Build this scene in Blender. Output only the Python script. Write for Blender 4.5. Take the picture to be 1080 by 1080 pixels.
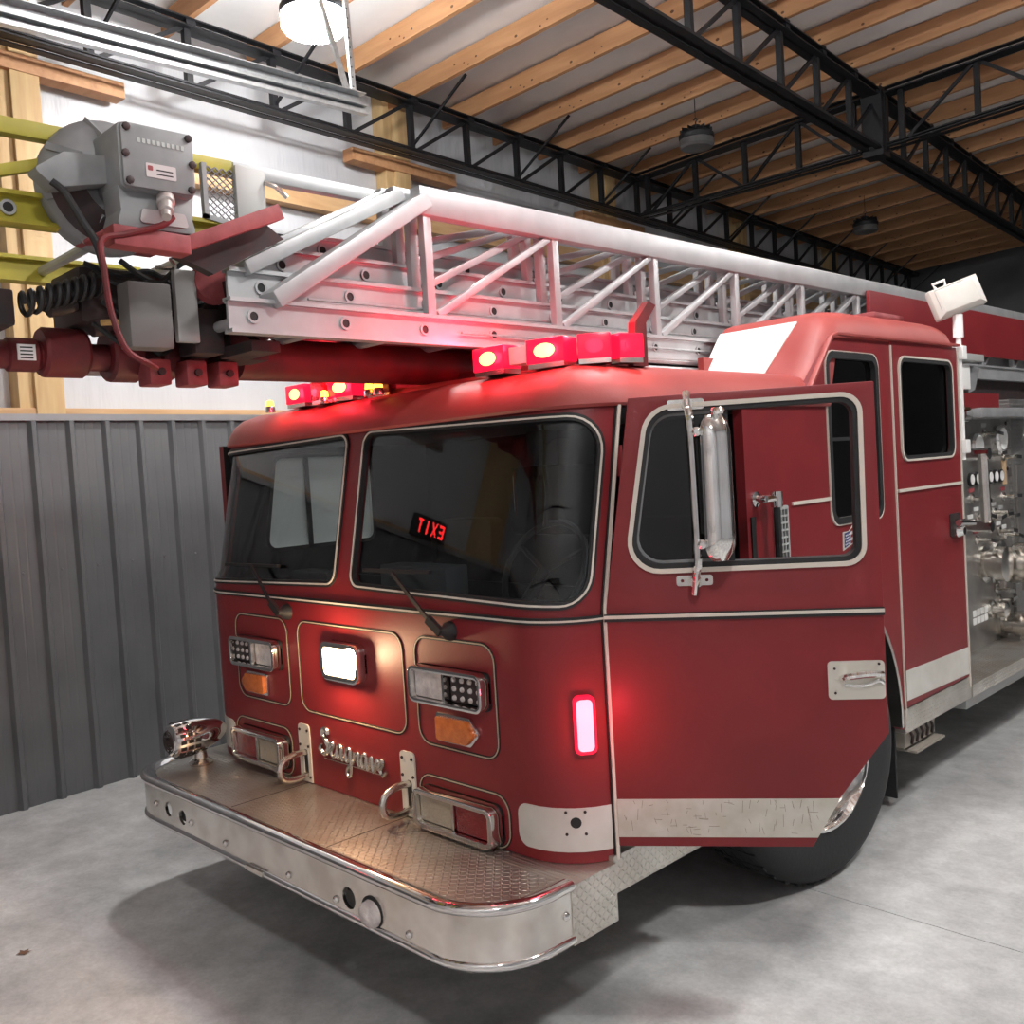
import bpy, bmesh, math, random
from mathutils import Vector, Matrix, geometry
random.seed(7)
for o in list(bpy.data.objects):
    bpy.data.objects.remove(o)
S = bpy.context.scene
COL = S.collection
PI = math.pi
R = math.radians

# ------------------------------------------------------------------ camera, world, exposure
YAW, PITCH, ROLL, FPX = R(45.488), R(2.508), R(3.487), 1011.0
CAM = Vector((3.127, -2.117, 1.791))
fw = Vector((-math.sin(YAW) * math.cos(PITCH), math.cos(YAW) * math.cos(PITCH), -math.sin(PITCH)))
r0 = Vector((math.cos(YAW), math.sin(YAW), 0))
u0 = r0.cross(fw)
rv = r0 * math.cos(ROLL) - u0 * math.sin(ROLL)
uv = rv.cross(fw)
cd = bpy.data.cameras.new('camera')
cam = bpy.data.objects.new('camera', cd)
COL.objects.link(cam)
cam.matrix_world = Matrix(((rv.x, uv.x, -fw.x, CAM.x), (rv.y, uv.y, -fw.y, CAM.y), (rv.z, uv.z, -fw.z, CAM.z), (0, 0, 0, 1)))
cd.sensor_width = 36
cd.lens = 36 * FPX / 1080
cd.clip_start = .05
S.camera = cam
W = bpy.data.worlds.new('night')
S.world = W
W.use_nodes = True
W.node_tree.nodes['Background'].inputs[0].default_value = (.02, .022, .026, 1)
W.node_tree.nodes['Background'].inputs[1].default_value = 1
S.view_settings.view_transform = 'Standard'
S.view_settings.look = 'None'
S.view_settings.gamma = 1
S.view_settings.use_curve_mapping = False
S.view_settings.exposure = 0.0
LAMP_ON = 255.0       # brightness of a lit high bay lens
BANG = R(4.638)       # the building stands this much askew to the truck
BR = Matrix.Rotation(BANG, 4, 'Z')

# ------------------------------------------------------------------ materials
MATS = {}
def mat(name, col=(.5, .5, .5), rough=.5, metal=0, col2=None, nscale=6, stretch=(1, 1, 1), lo=.35, hi=.65,
        bump=0, bscale=40, bstretch=None, emit=None, estr=0, coat=0, spec=.5, detail=4):
    if name in MATS: return MATS[name]
    m = bpy.data.materials.new(name); m.use_nodes = True
    nt = m.node_tree; N = nt.nodes; L = nt.links
    b = N['Principled BSDF']
    b.inputs['Base Color'].default_value = (*col, 1)
    b.inputs['Roughness'].default_value = rough
    b.inputs['Metallic'].default_value = metal
    b.inputs['Coat Weight'].default_value = coat
    b.inputs['Specular IOR Level'].default_value = spec
    if emit:
        b.inputs['Emission Color'].default_value = (*emit, 1)
        b.inputs['Emission Strength'].default_value = estr
    if col2 or bump:
        tc = N.new('ShaderNodeTexCoord')
    if col2:
        mp = N.new('ShaderNodeMapping'); mp.inputs['Scale'].default_value = stretch
        L.new(tc.outputs['Object'], mp.inputs[0])
        nz = N.new('ShaderNodeTexNoise'); nz.inputs['Scale'].default_value = nscale; nz.inputs['Detail'].default_value = detail
        L.new(mp.outputs[0], nz.inputs['Vector'])
        cr = N.new('ShaderNodeValToRGB')
        cr.color_ramp.elements[0].position = lo; cr.color_ramp.elements[1].position = hi
        cr.color_ramp.elements[0].color = (*col, 1); cr.color_ramp.elements[1].color = (*col2, 1)
        L.new(nz.outputs[0], cr.inputs[0]); L.new(cr.outputs[0], b.inputs['Base Color'])
    if bump:
        mp = N.new('ShaderNodeMapping'); mp.inputs['Scale'].default_value = bstretch or stretch
        L.new(tc.outputs['Object'], mp.inputs[0])
        nz = N.new('ShaderNodeTexNoise'); nz.inputs['Scale'].default_value = bscale; nz.inputs['Detail'].default_value = 3
        L.new(mp.outputs[0], nz.inputs['Vector'])
        bp = N.new('ShaderNodeBump'); bp.inputs['Strength'].default_value = bump; bp.inputs['Distance'].default_value = .02
        L.new(nz.outputs[0], bp.inputs['Height']); L.new(bp.outputs[0], b.inputs['Normal'])
    MATS[name] = m
    return m

def glass_mat(name, tint, base=.05, rough=0.0):
    m = bpy.data.materials.new(name); m.use_nodes = True
    nt = m.node_tree; N = nt.nodes; L = nt.links
    N.remove(N['Principled BSDF'])
    t = N.new('ShaderNodeBsdfTransparent'); t.inputs[0].default_value = (*tint, 1)
    g = N.new('ShaderNodeBsdfGlossy'); g.inputs['Roughness'].default_value = rough
    lw = N.new('ShaderNodeLayerWeight'); lw.inputs[0].default_value = .5
    p = N.new('ShaderNodeMath'); p.operation = 'POWER'; p.inputs[1].default_value = 4
    a = N.new('ShaderNodeMath'); a.operation = 'MULTIPLY_ADD'; a.inputs[1].default_value = .9; a.inputs[2].default_value = base
    mx = N.new('ShaderNodeMixShader')
    L.new(lw.outputs['Facing'], p.inputs[0]); L.new(p.outputs[0], a.inputs[0]); L.new(a.outputs[0], mx.inputs[0])
    L.new(t.outputs[0], mx.inputs[1]); L.new(g.outputs[0], mx.inputs[2])
    L.new(mx.outputs[0], N['Material Output'].inputs[0])
    MATS[name] = m
    return m

def diamond_mat(name, ax, col=(.55, .54, .51), rough=.32, s=.019, metal=.9, dirt=(.3, .27, .23)):
    """tread plate: short raised lozenges in alternating directions"""
    m = mat(name, col, rough, metal, col2=dirt, nscale=5, lo=.42, hi=.72)
    nt = m.node_tree; N = nt.nodes; L = nt.links
    tc = N.new('ShaderNodeTexCoord'); sx = N.new('ShaderNodeSeparateXYZ'); L.new(tc.outputs['Object'], sx.inputs[0])
    def mt(op, a, b=None, c=None):
        n = N.new('ShaderNodeMath'); n.operation = op
        for i, v in enumerate((a, b, c)):
            if v is None: continue
            if isinstance(v, (int, float)): n.inputs[i].default_value = v
            else: L.new(v, n.inputs[i])
        return n.outputs[0]
    U = mt('DIVIDE', sx.outputs[ax[0]], s); V = mt('DIVIDE', sx.outputs[ax[1]], s)
    cu, cv = mt('FLOOR', U), mt('FLOOR', V)
    q, w = mt('SUBTRACT', mt('SUBTRACT', U, cu), .5), mt('SUBTRACT', mt('SUBTRACT', V, cv), .5)
    par = mt('MODULO', mt('ABSOLUTE', mt('ADD', cu, cv)), 2)
    w = mt('MULTIPLY', w, mt('MULTIPLY_ADD', par, -2, 1))
    e1 = mt('POWER', mt('ABSOLUTE', mt('DIVIDE', mt('ADD', q, w), .62)), 2)
    e2 = mt('POWER', mt('ABSOLUTE', mt('DIVIDE', mt('SUBTRACT', q, w), .2)), 2)
    h = N.new('ShaderNodeMapRange'); h.inputs[1].default_value = 1.3; h.inputs[2].default_value = .3
    L.new(mt('ADD', e1, e2), h.inputs[0])
    bp = N.new('ShaderNodeBump'); bp.inputs['Strength'].default_value = .9; bp.inputs['Distance'].default_value = .004
    L.new(h.outputs[0], bp.inputs['Height']); L.new(bp.outputs[0], N['Principled BSDF'].inputs['Normal'])
    return m

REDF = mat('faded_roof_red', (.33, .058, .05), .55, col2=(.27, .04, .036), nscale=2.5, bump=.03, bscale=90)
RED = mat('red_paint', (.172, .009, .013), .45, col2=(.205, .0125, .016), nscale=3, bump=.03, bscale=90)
REDM = mat('dull_red', (.17, .012, .016), .55, col2=(.09, .012, .014), nscale=9)
REDB = mat('faded_red_bracket', (.34, .07, .075), .6, col2=(.22, .035, .04), nscale=14)
WHITE = mat('white_paint', (.62, .61, .57), .45, col2=(.52, .5, .45), nscale=5)
RWHITE = mat('bright_white_paint', (.85, .85, .83), .4)
GOLD = mat('gold_leaf_line', (.4, .33, .24), .45)
CREAM = mat('cream_trim', (.62, .57, .5), .4)
BLACK = mat('black_rubber', (.012, .012, .013), .6)
CHROME = mat('chrome', (.82, .82, .81), .07, 1, col2=(.74, .73, .71), nscale=12)
CHROMED = mat('dull_chrome', (.78, .76, .72), .24, 1, col2=(.62, .59, .54), nscale=9)
ALU = mat('ladder_aluminium', (.5, .51, .52), .42, .5, col2=(.43, .44, .45), nscale=8)
ALUD = mat('stainless_panel', (.36, .35, .33), .38, .8, col2=(.26, .25, .24), nscale=6)
GREYC = mat('grey_cast_metal', (.27, .275, .28), .5, .2, col2=(.22, .225, .23), nscale=12)
GREYP = mat('grey_plate', (.42, .43, .42), .5, .2)
YEL = mat('yellow_paint', (.42, .37, .035), .5, col2=(.34, .29, .03), nscale=7)
DARK = mat('dark_metal', (.03, .027, .028), .6, .3, col2=(.055, .03, .03), nscale=14)
INT = mat('dark_interior', (.018, .018, .02), .7)
INTG = mat('grey_interior', (.09, .09, .095), .7)
TYRE = mat('tyre_rubber', (.02, .021, .022), .7, bump=.1, bscale=60)
STEEL = mat('black_steel', (.012, .013, .016), .5, .3)
GALV = mat('galvanised', (.55, .57, .58), .35, .8, col2=(.44, .46, .47), nscale=30)
WOOD = mat('pine_joist', (.5, .27, .13), .65, col2=(.36, .17, .075), nscale=2.2, stretch=(1, 9, 9), lo=.3, hi=.75, bump=.05, bscale=30)
WOODP = mat('pine_post', (.56, .4, .2), .65, col2=(.44, .28, .13), nscale=2.2, stretch=(9, 9, 1), lo=.3, hi=.75)
KNOT = mat('wood_knot', (.1, .045, .02), .7)
SHEET = mat('vapour_barrier', (.55, .565, .59), .22, col2=(.48, .495, .52), nscale=1.5, stretch=(1, 1, .4), bump=.55, bscale=3.2, bstretch=(4, 4, .7))
SHEETC = mat('ceiling_sheet', (.80, .80, .80), .45, col2=(.72, .72, .72), nscale=2.5, bump=.15, bscale=6)
METALW = mat('charcoal_sheet_metal', (.125, .13, .137), .38, .25, col2=(.15, .155, .16), nscale=2.5, bump=.02, bscale=50)
AMBER = mat('amber_lens', (.62, .17, .03), .2, col2=(.5, .12, .02), nscale=30, bump=.3, bscale=120, coat=.6)
CLEAR = mat('clear_lens', (.72, .66, .63), .12, 0, col2=(.48, .42, .41), nscale=25, bump=.3, bscale=80, coat=1)
TAN = mat('tan_lens', (.42, .36, .27), .25, bump=.3, bscale=110, coat=.5)
RLENS = mat('red_lens', (.22, .01, .014), .2, bump=.3, bscale=110, coat=.6)
RLIT = mat('glowing_red_lens', (.6, .005, .03), .25, emit=(1, .012, .06), estr=.85)
RHOT = mat('red_lamp_core', (1, .4, .2), .3, emit=(1, .28, .07), estr=6)
AHOT = mat('amber_lamp_core', (1, .6, .1), .3, emit=(1, .42, .04), estr=6)
HLIT = mat('lit_headlamp', (1, .8, .6), .3, emit=(1, .66, .36), estr=9)
MLIT = mat('lit_marker', (1, .2, .2), .3, emit=(1, .075, .1), estr=8)
LENS = mat('high_bay_lens', (1, 1, 1), .3, emit=(1, .985, .97), estr=LAMP_ON)
LOFF = mat('dark_lens', (.1, .1, .1), .3)
EXITM = mat('exit_letters', (1, .05, .05), .4, emit=(1, .03, .03), estr=11)
GLASS = glass_mat('cab_glass', (.80, .83, .84), .035)
DGLASS = glass_mat('dark_glass', (.16, .17, .17), .05)
def milky(name):  # mixes pale translucent and diffuse white into the glass
    m = glass_mat(name, (.8, .83, .82), .05); nt = m.node_tree; N = nt.nodes; L = nt.links
    old = N['Material Output'].inputs[0].links[0].from_socket
    tr = N.new('ShaderNodeBsdfTranslucent'); tr.inputs[0].default_value = (.9, .94, .92, 1)
    df = N.new('ShaderNodeBsdfDiffuse'); df.inputs[0].default_value = (.5, .53, .52, 1)
    m1 = N.new('ShaderNodeMixShader'); m1.inputs[0].default_value = .35; L.new(tr.outputs[0], m1.inputs[1]); L.new(df.outputs[0], m1.inputs[2])
    m2 = N.new('ShaderNodeMixShader'); m2.inputs[0].default_value = .85; L.new(old, m2.inputs[1]); L.new(m1.outputs[0], m2.inputs[2])
    L.new(m2.outputs[0], N['Material Output'].inputs[0]); return m
MILKY = milky('milky_window_glass')
DIAX = diamond_mat('tread_plate_deck', (0, 1), dirt=(.4, .34, .29))
DIAY = diamond_mat('tread_plate_side', (1, 2), col=(.62, .6, .55), dirt=(.45, .42, .37))
DIAF = diamond_mat('tread_plate_body', (1, 2), col=(.45, .45, .44), dirt=(.33, .33, .32), s=.03)

# ------------------------------------------------------------------ mesh helpers
class MB:
    def __init__(s): s.v = []; s.f = []; s.mi = []
    def add(s, v, f, mi=0):
        n = len(s.v); s.v += [tuple(p) for p in v]
        for q in f: s.f.append([i + n for i in q]); s.mi.append(mi)
        return s
    def box(s, x0, x1, y0, y1, z0, z1, mi=0):
        v = [(x, y, z) for x in (x0, x1) for y in (y0, y1) for z in (z0, z1)]
        return s.add(v, [(0, 1, 3, 2), (4, 6, 7, 5), (0, 4, 5, 1), (2, 3, 7, 6), (0, 2, 6, 4), (1, 5, 7, 3)], mi)
    def obox(s, c, size, M, mi=0):
        a, b, d = [q / 2 for q in size]; c = Vector(c)
        v = [c + M @ Vector((x, y, z)) for x in (-a, a) for y in (-b, b) for z in (-d, d)]
        return s.add(v, [(0, 1, 3, 2), (4, 6, 7, 5), (0, 4, 5, 1), (2, 3, 7, 6), (0, 2, 6, 4), (1, 5, 7, 3)], mi)
    def bar(s, p0, p1, w, h, up=(0, 0, 1), mi=0):
        p0, p1 = Vector(p0), Vector(p1); d = (p1 - p0)
        z = d.normalized(); x = Vector(up).cross(z)
        if x.length < 1e-4: x = Vector((1, 0, 0)).cross(z)
        x.normalize(); y = z.cross(x)
        M = Matrix((x, y, z)).transposed()
        return s.obox((p0 + p1) / 2, (w, h, d.length), M, mi)
    def tube(s, pts, r, n=8, closed=False, mi=0):
        P = [Vector(p) for p in pts]; m = len(P); rings = []
        rr = r if isinstance(r, (list, tuple)) else [r] * m
        prev = None
        for i in range(m):
            t = (P[(i + 1) % m] - P[i - 1]) if closed else (P[min(i + 1, m - 1)] - P[max(i - 1, 0)])
            t.normalize()
            if prev is None:
                a = Vector((0, 0, 1)) if abs(t.z) < .9 else Vector((1, 0, 0)); x = a.cross(t).normalized()
            else:
                x = prev - t * prev.dot(t)
                x = x.normalized() if x.length > 1e-6 else prev
            prev = x; y = t.cross(x)
            rings.append([P[i] + (x * math.cos(k * 2 * PI / n) + y * math.sin(k * 2 * PI / n)) * rr[i] for k in range(n)])
        v = [p for q in rings for p in q]; f = []
        for i in range(m if closed else m - 1):
            j = (i + 1) % m
            for k in range(n):
                f.append((i * n + k, i * n + (k + 1) % n, j * n + (k + 1) % n, j * n + k))
        if not closed: f += [tuple(range(n))[::-1], tuple((m - 1) * n + k for k in range(n))]
        return s.add(v, f, mi)
    def lathe(s, prof, o, ax, n=24, mi=0, cap=True):
        o = Vector(o); z = Vector(ax).normalized()
        x = (Vector((0, 0, 1)) if abs(z.z) < .9 else Vector((1, 0, 0))).cross(z).normalized(); y = z.cross(x)
        v = [o + z * t + (x * math.cos(k * 2 * PI / n) + y * math.sin(k * 2 * PI / n)) * r for r, t in prof for k in range(n)]
        f = []
        for i in range(len(prof) - 1):
            for k in range(n):
                f.append((i * n + k, i * n + (k + 1) % n, (i + 1) * n + (k + 1) % n, (i + 1) * n + k))
        if cap: f += [tuple(range(n))[::-1], tuple((len(prof) - 1) * n + k for k in range(n))]
        return s.add(v, f, mi)
    def loft(s, rings, closed=False, mi=0, caps=False):
        n = len(rings[0]); v = [p for q in rings for p in q]; f = []
        for i in range(len(rings) - 1):
            for k in range(n if closed else n - 1):
                f.append((i * n + k, i * n + (k + 1) % n, (i + 1) * n + (k + 1) % n, (i + 1) * n + k))
        if caps: f += [tuple(range(n))[::-1], tuple((len(rings) - 1) * n + k for k in range(n))]
        return s.add(v, f, mi)
    def prism(s, poly, mp, d0, d1, mi=0):
        n = len(poly); v = [mp(a, b, d0) for a, b in poly] + [mp(a, b, d1) for a, b in poly]
        f = [tuple(range(n)), tuple(range(n, 2 * n))[::-1]] + [(i, (i + 1) % n, n + (i + 1) % n, n + i) for i in range(n)]
        return s.add(v, f, mi)
    def strip(s, loop, w, mp, d0, d1, closed=True, mi=0):
        """raised band of width w that follows a 2-D line"""
        L = [Vector(p) for p in loop]; m = len(L); rings = []
        for i in range(m):
            t = (L[(i + 1) % m] - L[i - 1]) if closed else (L[min(i + 1, m - 1)] - L[max(i - 1, 0)])
            if t.length < 1e-9: t = Vector((1, 0))
            t.normalize(); nn = Vector((-t.y, t.x)) * w / 2
            a, b = L[i] - nn, L[i] + nn
            rings.append([mp(a.x, a.y, d0), mp(a.x, a.y, d1), mp(b.x, b.y, d1), mp(b.x, b.y, d0)])
        if closed: rings.append(rings[0])
        return s.loft(rings, True, mi, not closed)
    def mesh(s, name, mats, bevel=0, smooth=35, seg=2):
        me = bpy.data.meshes.new(name); me.from_pydata(s.v, [], s.f)
        for q in (mats if isinstance(mats, (list, tuple)) else [mats]): me.materials.append(q)
        for p, i in zip(me.polygons, s.mi): p.material_index = i
        bm = bmesh.new(); bm.from_mesh(me)
        bmesh.ops.remove_doubles(bm, verts=bm.verts, dist=1e-5)
        bmesh.ops.recalc_face_normals(bm, faces=bm.faces)
        if bevel:
            es = [e for e in bm.edges if len(e.link_faces) == 2 and e.calc_face_angle(0) > R(30)]
            bmesh.ops.bevel(bm, geom=es, offset=bevel, segments=seg, affect='EDGES', profile=.6, clamp_overlap=True)
        bm.to_mesh(me); bm.free()
        if smooth:
            me.polygons.foreach_set('use_smooth', [True] * len(me.polygons)); me.set_sharp_from_angle(angle=R(smooth))
        return me
    def build(s, name, mats, parent=None, bevel=0, smooth=35, seg=2, loc=None):
        return put(name, s.mesh(name, mats, bevel, smooth, seg), parent, loc)

def put(name, me, parent=None, loc=None, rz=None):
    o = bpy.data.objects.new(name, me); COL.objects.link(o)
    if parent is not None: o.parent = parent
    if loc is not None: o.location = loc
    if rz is not None: o.rotation_euler = (0, 0, rz)
    return o
def empty(name, loc=(0, 0, 0), rz=0):
    o = bpy.data.objects.new(name, None); COL.objects.link(o); o.location = loc; o.rotation_euler = (0, 0, rz); o.empty_display_size = .1
    return o
def tag(o, label=None, cat=None, group=None, kind=None):
    for k, v in (('label', label), ('category', cat), ('group', group), ('kind', kind)):
        if v: o[k] = v
    return o
def BL(x, y, z=0): return BR @ Vector((x, y, z))
def instances(name, me, spots, parent):
    return [put(name, me, parent, p) for p in spots]

def rpoly(pts, rad, n=6):
    """polygon with rounded corners"""
    out = []; m = len(pts)
    for i in range(m):
        p = Vector(pts[i]); a = Vector(pts[i - 1]) - p; b = Vector(pts[(i + 1) % m]) - p
        r = rad[i] if isinstance(rad, (list, tuple)) else rad
        if r <= 0: out.append(tuple(p)); continue
        an = a.angle(b); t = min(r / math.tan(an / 2), a.length * .49, b.length * .49); rr = t * math.tan(an / 2)
        c = p + (a.normalized() + b.normalized()).normalized() * (rr / math.sin(an / 2))
        s0 = p + a.normalized() * t - c; s1 = p + b.normalized() * t - c
        a0 = math.atan2(s0.y, s0.x); da = math.atan2(s1.y, s1.x) - a0
        while da > PI: da -= 2 * PI
        while da < -PI: da += 2 * PI
        for k in range(n + 1):
            out.append((c.x + rr * math.cos(a0 + da * k / n), c.y + rr * math.sin(a0 + da * k / n)))
    return out
def rrect(x0, x1, z0, z1, r, n=6): return rpoly([(x0, z0), (x1, z0), (x1, z1), (x0, z1)], r, n)
def circ(x, z, r, n=20): return [(x + r * math.cos(i * 2 * PI / n), z + r * math.sin(i * 2 * PI / n)) for i in range(n)]
def dens(loop, step, closed=True):
    out = []; m = len(loop)
    for i in range(m if closed else m - 1):
        a, b = Vector(loop[i]), Vector(loop[(i + 1) % m]); k = max(1, int(math.ceil((b - a).length / step)))
        out += [tuple(a.lerp(b, j / k)) for j in range(k)]
    if not closed: out.append(tuple(loop[-1]))
    return out
def inside(p, poly):
    x, y = p; c = False; j = len(poly) - 1
    for i in range(len(poly)):
        if (poly[i][1] > y) != (poly[j][1] > y) and x < (poly[j][0] - poly[i][0]) * (y - poly[i][1]) / (poly[j][1] - poly[i][1]) + poly[i][0]: c = not c
        j = i
    return c
def panel(mb, outer, holes, mp, d0, d1, step=0, mi=0, mi_back=None):
    """sheet with holes: outline and holes in 2-D, bent into space by mp, faces at depths d0 (back) and d1 (front)"""
    loops = [outer] + list(holes)
    if step: loops = [dens(l, step) for l in loops]
    V = []; E = []
    for l in loops:
        n = len(V); V += [Vector(p) for p in l]; E += [(n + i, n + (i + 1) % len(l)) for i in range(len(l))]
    if step:
        xs = [p[0] for p in outer]; zs = [p[1] for p in outer]
        bnd = list(V)
        y = min(zs) + step / 2
        while y < max(zs):
            x = min(xs) + step / 2
            while x < max(xs):
                p = (x, y)
                if inside(p, outer) and not any(inside(p, h) for h in holes) and min((q - Vector(p)).length for q in bnd) > step * .45: V.append(Vector(p))
                x += step
            y += step
    vo, eo, fo, *_ = geometry.delaunay_2d_cdt(V, E, [], 0, 1e-6)
    T = []
    for f in fo:
        c = sum((vo[i] for i in f), Vector((0, 0))) / len(f)
        if inside(c, outer) and not any(inside(c, h) for h in holes): T.append(tuple(f))
    n = len(vo); cnt = {}
    for f in T:
        for i in range(len(f)):
            k = (f[i], f[(i + 1) % len(f)]); kk = tuple(sorted(k)); cnt.setdefault(kk, []).append(k)
    side = [e[0] for e in cnt.values() if len(e) == 1]
    base = len(mb.v)
    mb.v += [tuple(mp(p.x, p.y, d1)) for p in vo] + [tuple(mp(p.x, p.y, d0)) for p in vo]
    for f in T: mb.f.append([base + i for i in f]); mb.mi.append(mi)
    for f in T: mb.f.append([base + n + i for i in f][::-1]); mb.mi.append(mi if mi_back is None else mi_back)
    for a, b in side: mb.f.append([base + a, base + n + a, base + n + b, base + b]); mb.mi.append(mi)
    return mb
def crom(P, k=6):
    P = [Vector(p) for p in P]; out = []
    for i in range(len(P) - 1):
        a, b, c, d = P[max(i - 1, 0)], P[i], P[i + 1], P[min(i + 2, len(P) - 1)]
        for j in range(k):
            t = j / k
            out.append(.5 * ((2 * b) + (c - a) * t + (2 * a - 5 * b + 4 * c - d) * t * t + (-a + 3 * b - 3 * c + d) * t ** 3))
    return out + [P[-1]]

# ------------------------------------------------------------------ the shed: floor, walls, ceiling
CONC = mat('concrete', (.68, .685, .68), .5, col2=(.36, .365, .365), nscale=1.6, lo=.34, hi=.7, detail=14, bump=.05, bscale=35)
JOINT = mat('joint_filler', (.10, .10, .10), .8)
def speckle(m, scale, lo, amt):
    nt = m.node_tree; N = nt.nodes; L = nt.links; b = N['Principled BSDF']
    src = b.inputs['Base Color'].links[0].from_socket
    tc = N.new('ShaderNodeTexCoord'); nz = N.new('ShaderNodeTexNoise'); nz.inputs['Scale'].default_value = scale; nz.inputs['Detail'].default_value = 8
    nz.inputs['Roughness'].default_value = .7
    L.new(tc.outputs['Object'], nz.inputs['Vector'])
    mr = N.new('ShaderNodeMapRange'); mr.inputs[1].default_value = lo; mr.inputs[2].default_value = .62; mr.inputs[3].default_value = 1 - amt; mr.inputs[4].default_value = 1
    L.new(nz.outputs[0], mr.inputs[0])
    mx = N.new('ShaderNodeMix'); mx.data_type = 'RGBA'; mx.blend_type = 'MULTIPLY'; mx.inputs[0].default_value = 1
    cb_ = N.new('ShaderNodeCombineColor')
    for i in range(3): L.new(mr.outputs[0], cb_.inputs[i])
    L.new(src, mx.inputs[6]); L.new(cb_.outputs[0], mx.inputs[7]); L.new(mx.outputs[2], b.inputs['Base Color'])
speckle(CONC, 9, .36, .22); speckle(CONC, 55, .3, .16)
WX = -2.86                                   # face of the metal wainscot on the side wall
X1, Y0, Y1 = 9.0, -4.6, 16.0
fl = tag(MB().box(WX - .4, X1 + .2, Y0 - .2, Y1 + .2, -.2, -.005).build('floor', JOINT, smooth=0), kind='structure')
fl.rotation_euler.z = BANG
def jy(x, y): return y - .094 * (x - 1.337)
ys = [None, -3.1, 1.29, 5.7, 10.1, None]
xs = [WX - .3, 4.7, X1]
for i in range(5):
    for j in range(2):
        g = .0022; a, b = xs[j] + g, xs[j + 1] - g
        lo = (lambda x: Y0 - .1) if ys[i] is None else (lambda x, q=ys[i]: jy(x, q) + g)
        hi = (lambda x: Y1 + .1) if ys[i + 1] is None else (lambda x, q=ys[i + 1]: jy(x, q) - g)
        MB().prism([(a, lo(a)), (b, lo(b)), (b, hi(b)), (a, hi(a))], lambda x, y, d: (x, y, d), -.005, 0).build('concrete_slab', CONC, fl, smooth=0)

ZW, ZC = 2.285, 5.3
wl = tag(MB().box(WX - .30, WX - .20, Y0, Y1, 0, ZC + .2).build('wall_left', SHEET, smooth=0), kind='structure')
wl.rotation_euler.z = BANG
P = .2225
prof = []
for k in range(4):
    y = k * P
    prof += [(y - .03, 0), (y - .012, .028), (y + .012, .028), (y + .03, 0), (y + .08, 0), (y + .086, .0012), (y + .09, .0012), (y + .096, 0), (y + .132, 0), (y + .138, .0012), (y + .142, .0012), (y + .148, 0)]
prof.append((4 * P - .03, 0))
m = MB()
m.loft([[(WX - .0 + h, y, z) for y, h in prof] for z in (0, ZW - .012)])
m.loft([[(WX - .006, y, z) for y in (prof[0][0], prof[-1][0])] for z in (0, ZW - .012)])
me = m.mesh('metal_panel', METALW, smooth=8)
y = .094 - 4 * P * 5
pan = []
while y < Y1 - .9:
    pan.append((0, y, 0)); y += 4 * P
instances('metal_panel', me, pan, wl)
MB().box(WX - .06, WX + .03, Y0, Y1, ZW - .012, ZW + .004).box(WX + .022, WX + .03, Y0, Y1, ZW - .035, ZW - .012).build('cap_trim', mat('trim_metal', (.3, .3, .31), .4, .5), wl, smooth=0)
sc = MB().lathe([(.007, 0), (.007, .004), (.004, .007)], (0, 0, 0), (1, 0, 0), 8).mesh('screw', mat('screw_metal', (.25, .25, .26), .3, .8))
instances('screw', sc, [(WX, .2 + P * k, 1.365) for k in range(-3, 14)], wl)
post = MB().box(WX - .2, WX - .04, -.085, .085, 0, ZC).box(WX - .2, WX - .07, -.17, -.085, 0, ZC, 1).mesh('wood_post', [WOODP, WOODP], .003)
instances('wood_post', post, [(0, .235 + 3.05 * k, 0) for k in range(-1, 5)], wl)
for z0, z1, d in ((ZW + .006, ZW + .046, .05), (3.88, 4.02, .09)):
    MB().box(WX - .2, WX - d, Y0, Y1, z0, z1).build('wood_girt', mat('pine_girt', (.55, .36, .19), .65, col2=(.42, .24, .11), nscale=2.2, stretch=(9, 1, 9), lo=.3, hi=.75), wl, .003)
cb = MB().prism([(-.55, 4.31), (.62, 4.31), (.62, 4.41), (-.55, 4.41)], lambda a, b, d: (d, a, b), WX - .15, WX - .03).mesh('wood_corbel', WOOD, .003)
instances('wood_corbel', cb, [(0, .235 + 3.05 * k, 0) for k in range(-1, 4)], wl)

wf = tag(MB().box(WX - .3, X1, Y0 - .2, Y0, 0, ZC + .9).build('wall_front', SHEET, smooth=0), kind='structure'); wf.rotation_euler.z = BANG
wr = tag(MB().box(X1, X1 + .2, Y0, Y1, 0, ZC + .9).build('wall_right', SHEET, smooth=0), kind='structure'); wr.rotation_euler.z = BANG
wb = tag(MB().box(WX - .3, X1, Y1, Y1 + .2, 0, ZC + .9).build('wall_back', METALW, smooth=0), kind='structure'); wb.rotation_euler.z = BANG
# sectional overhead door in the front wall, behind the photographer
dr = tag(MB().box(-1.5, 3.1, Y0 + .01, Y0 + .03, 0, 3.7).build('door_1', BLACK, smooth=0), kind='structure'); dr.rotation_euler.z = BANG
dp = MB().box(-1.49, 3.09, Y0 + .03, Y0 + .075, .01, .6).mesh('door_panel', mat('door_white', (.6, .6, .6), .4), .006)
instances('door_panel', dp, [(0, 0, .615 * k) for k in range(6)], dr)

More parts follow.
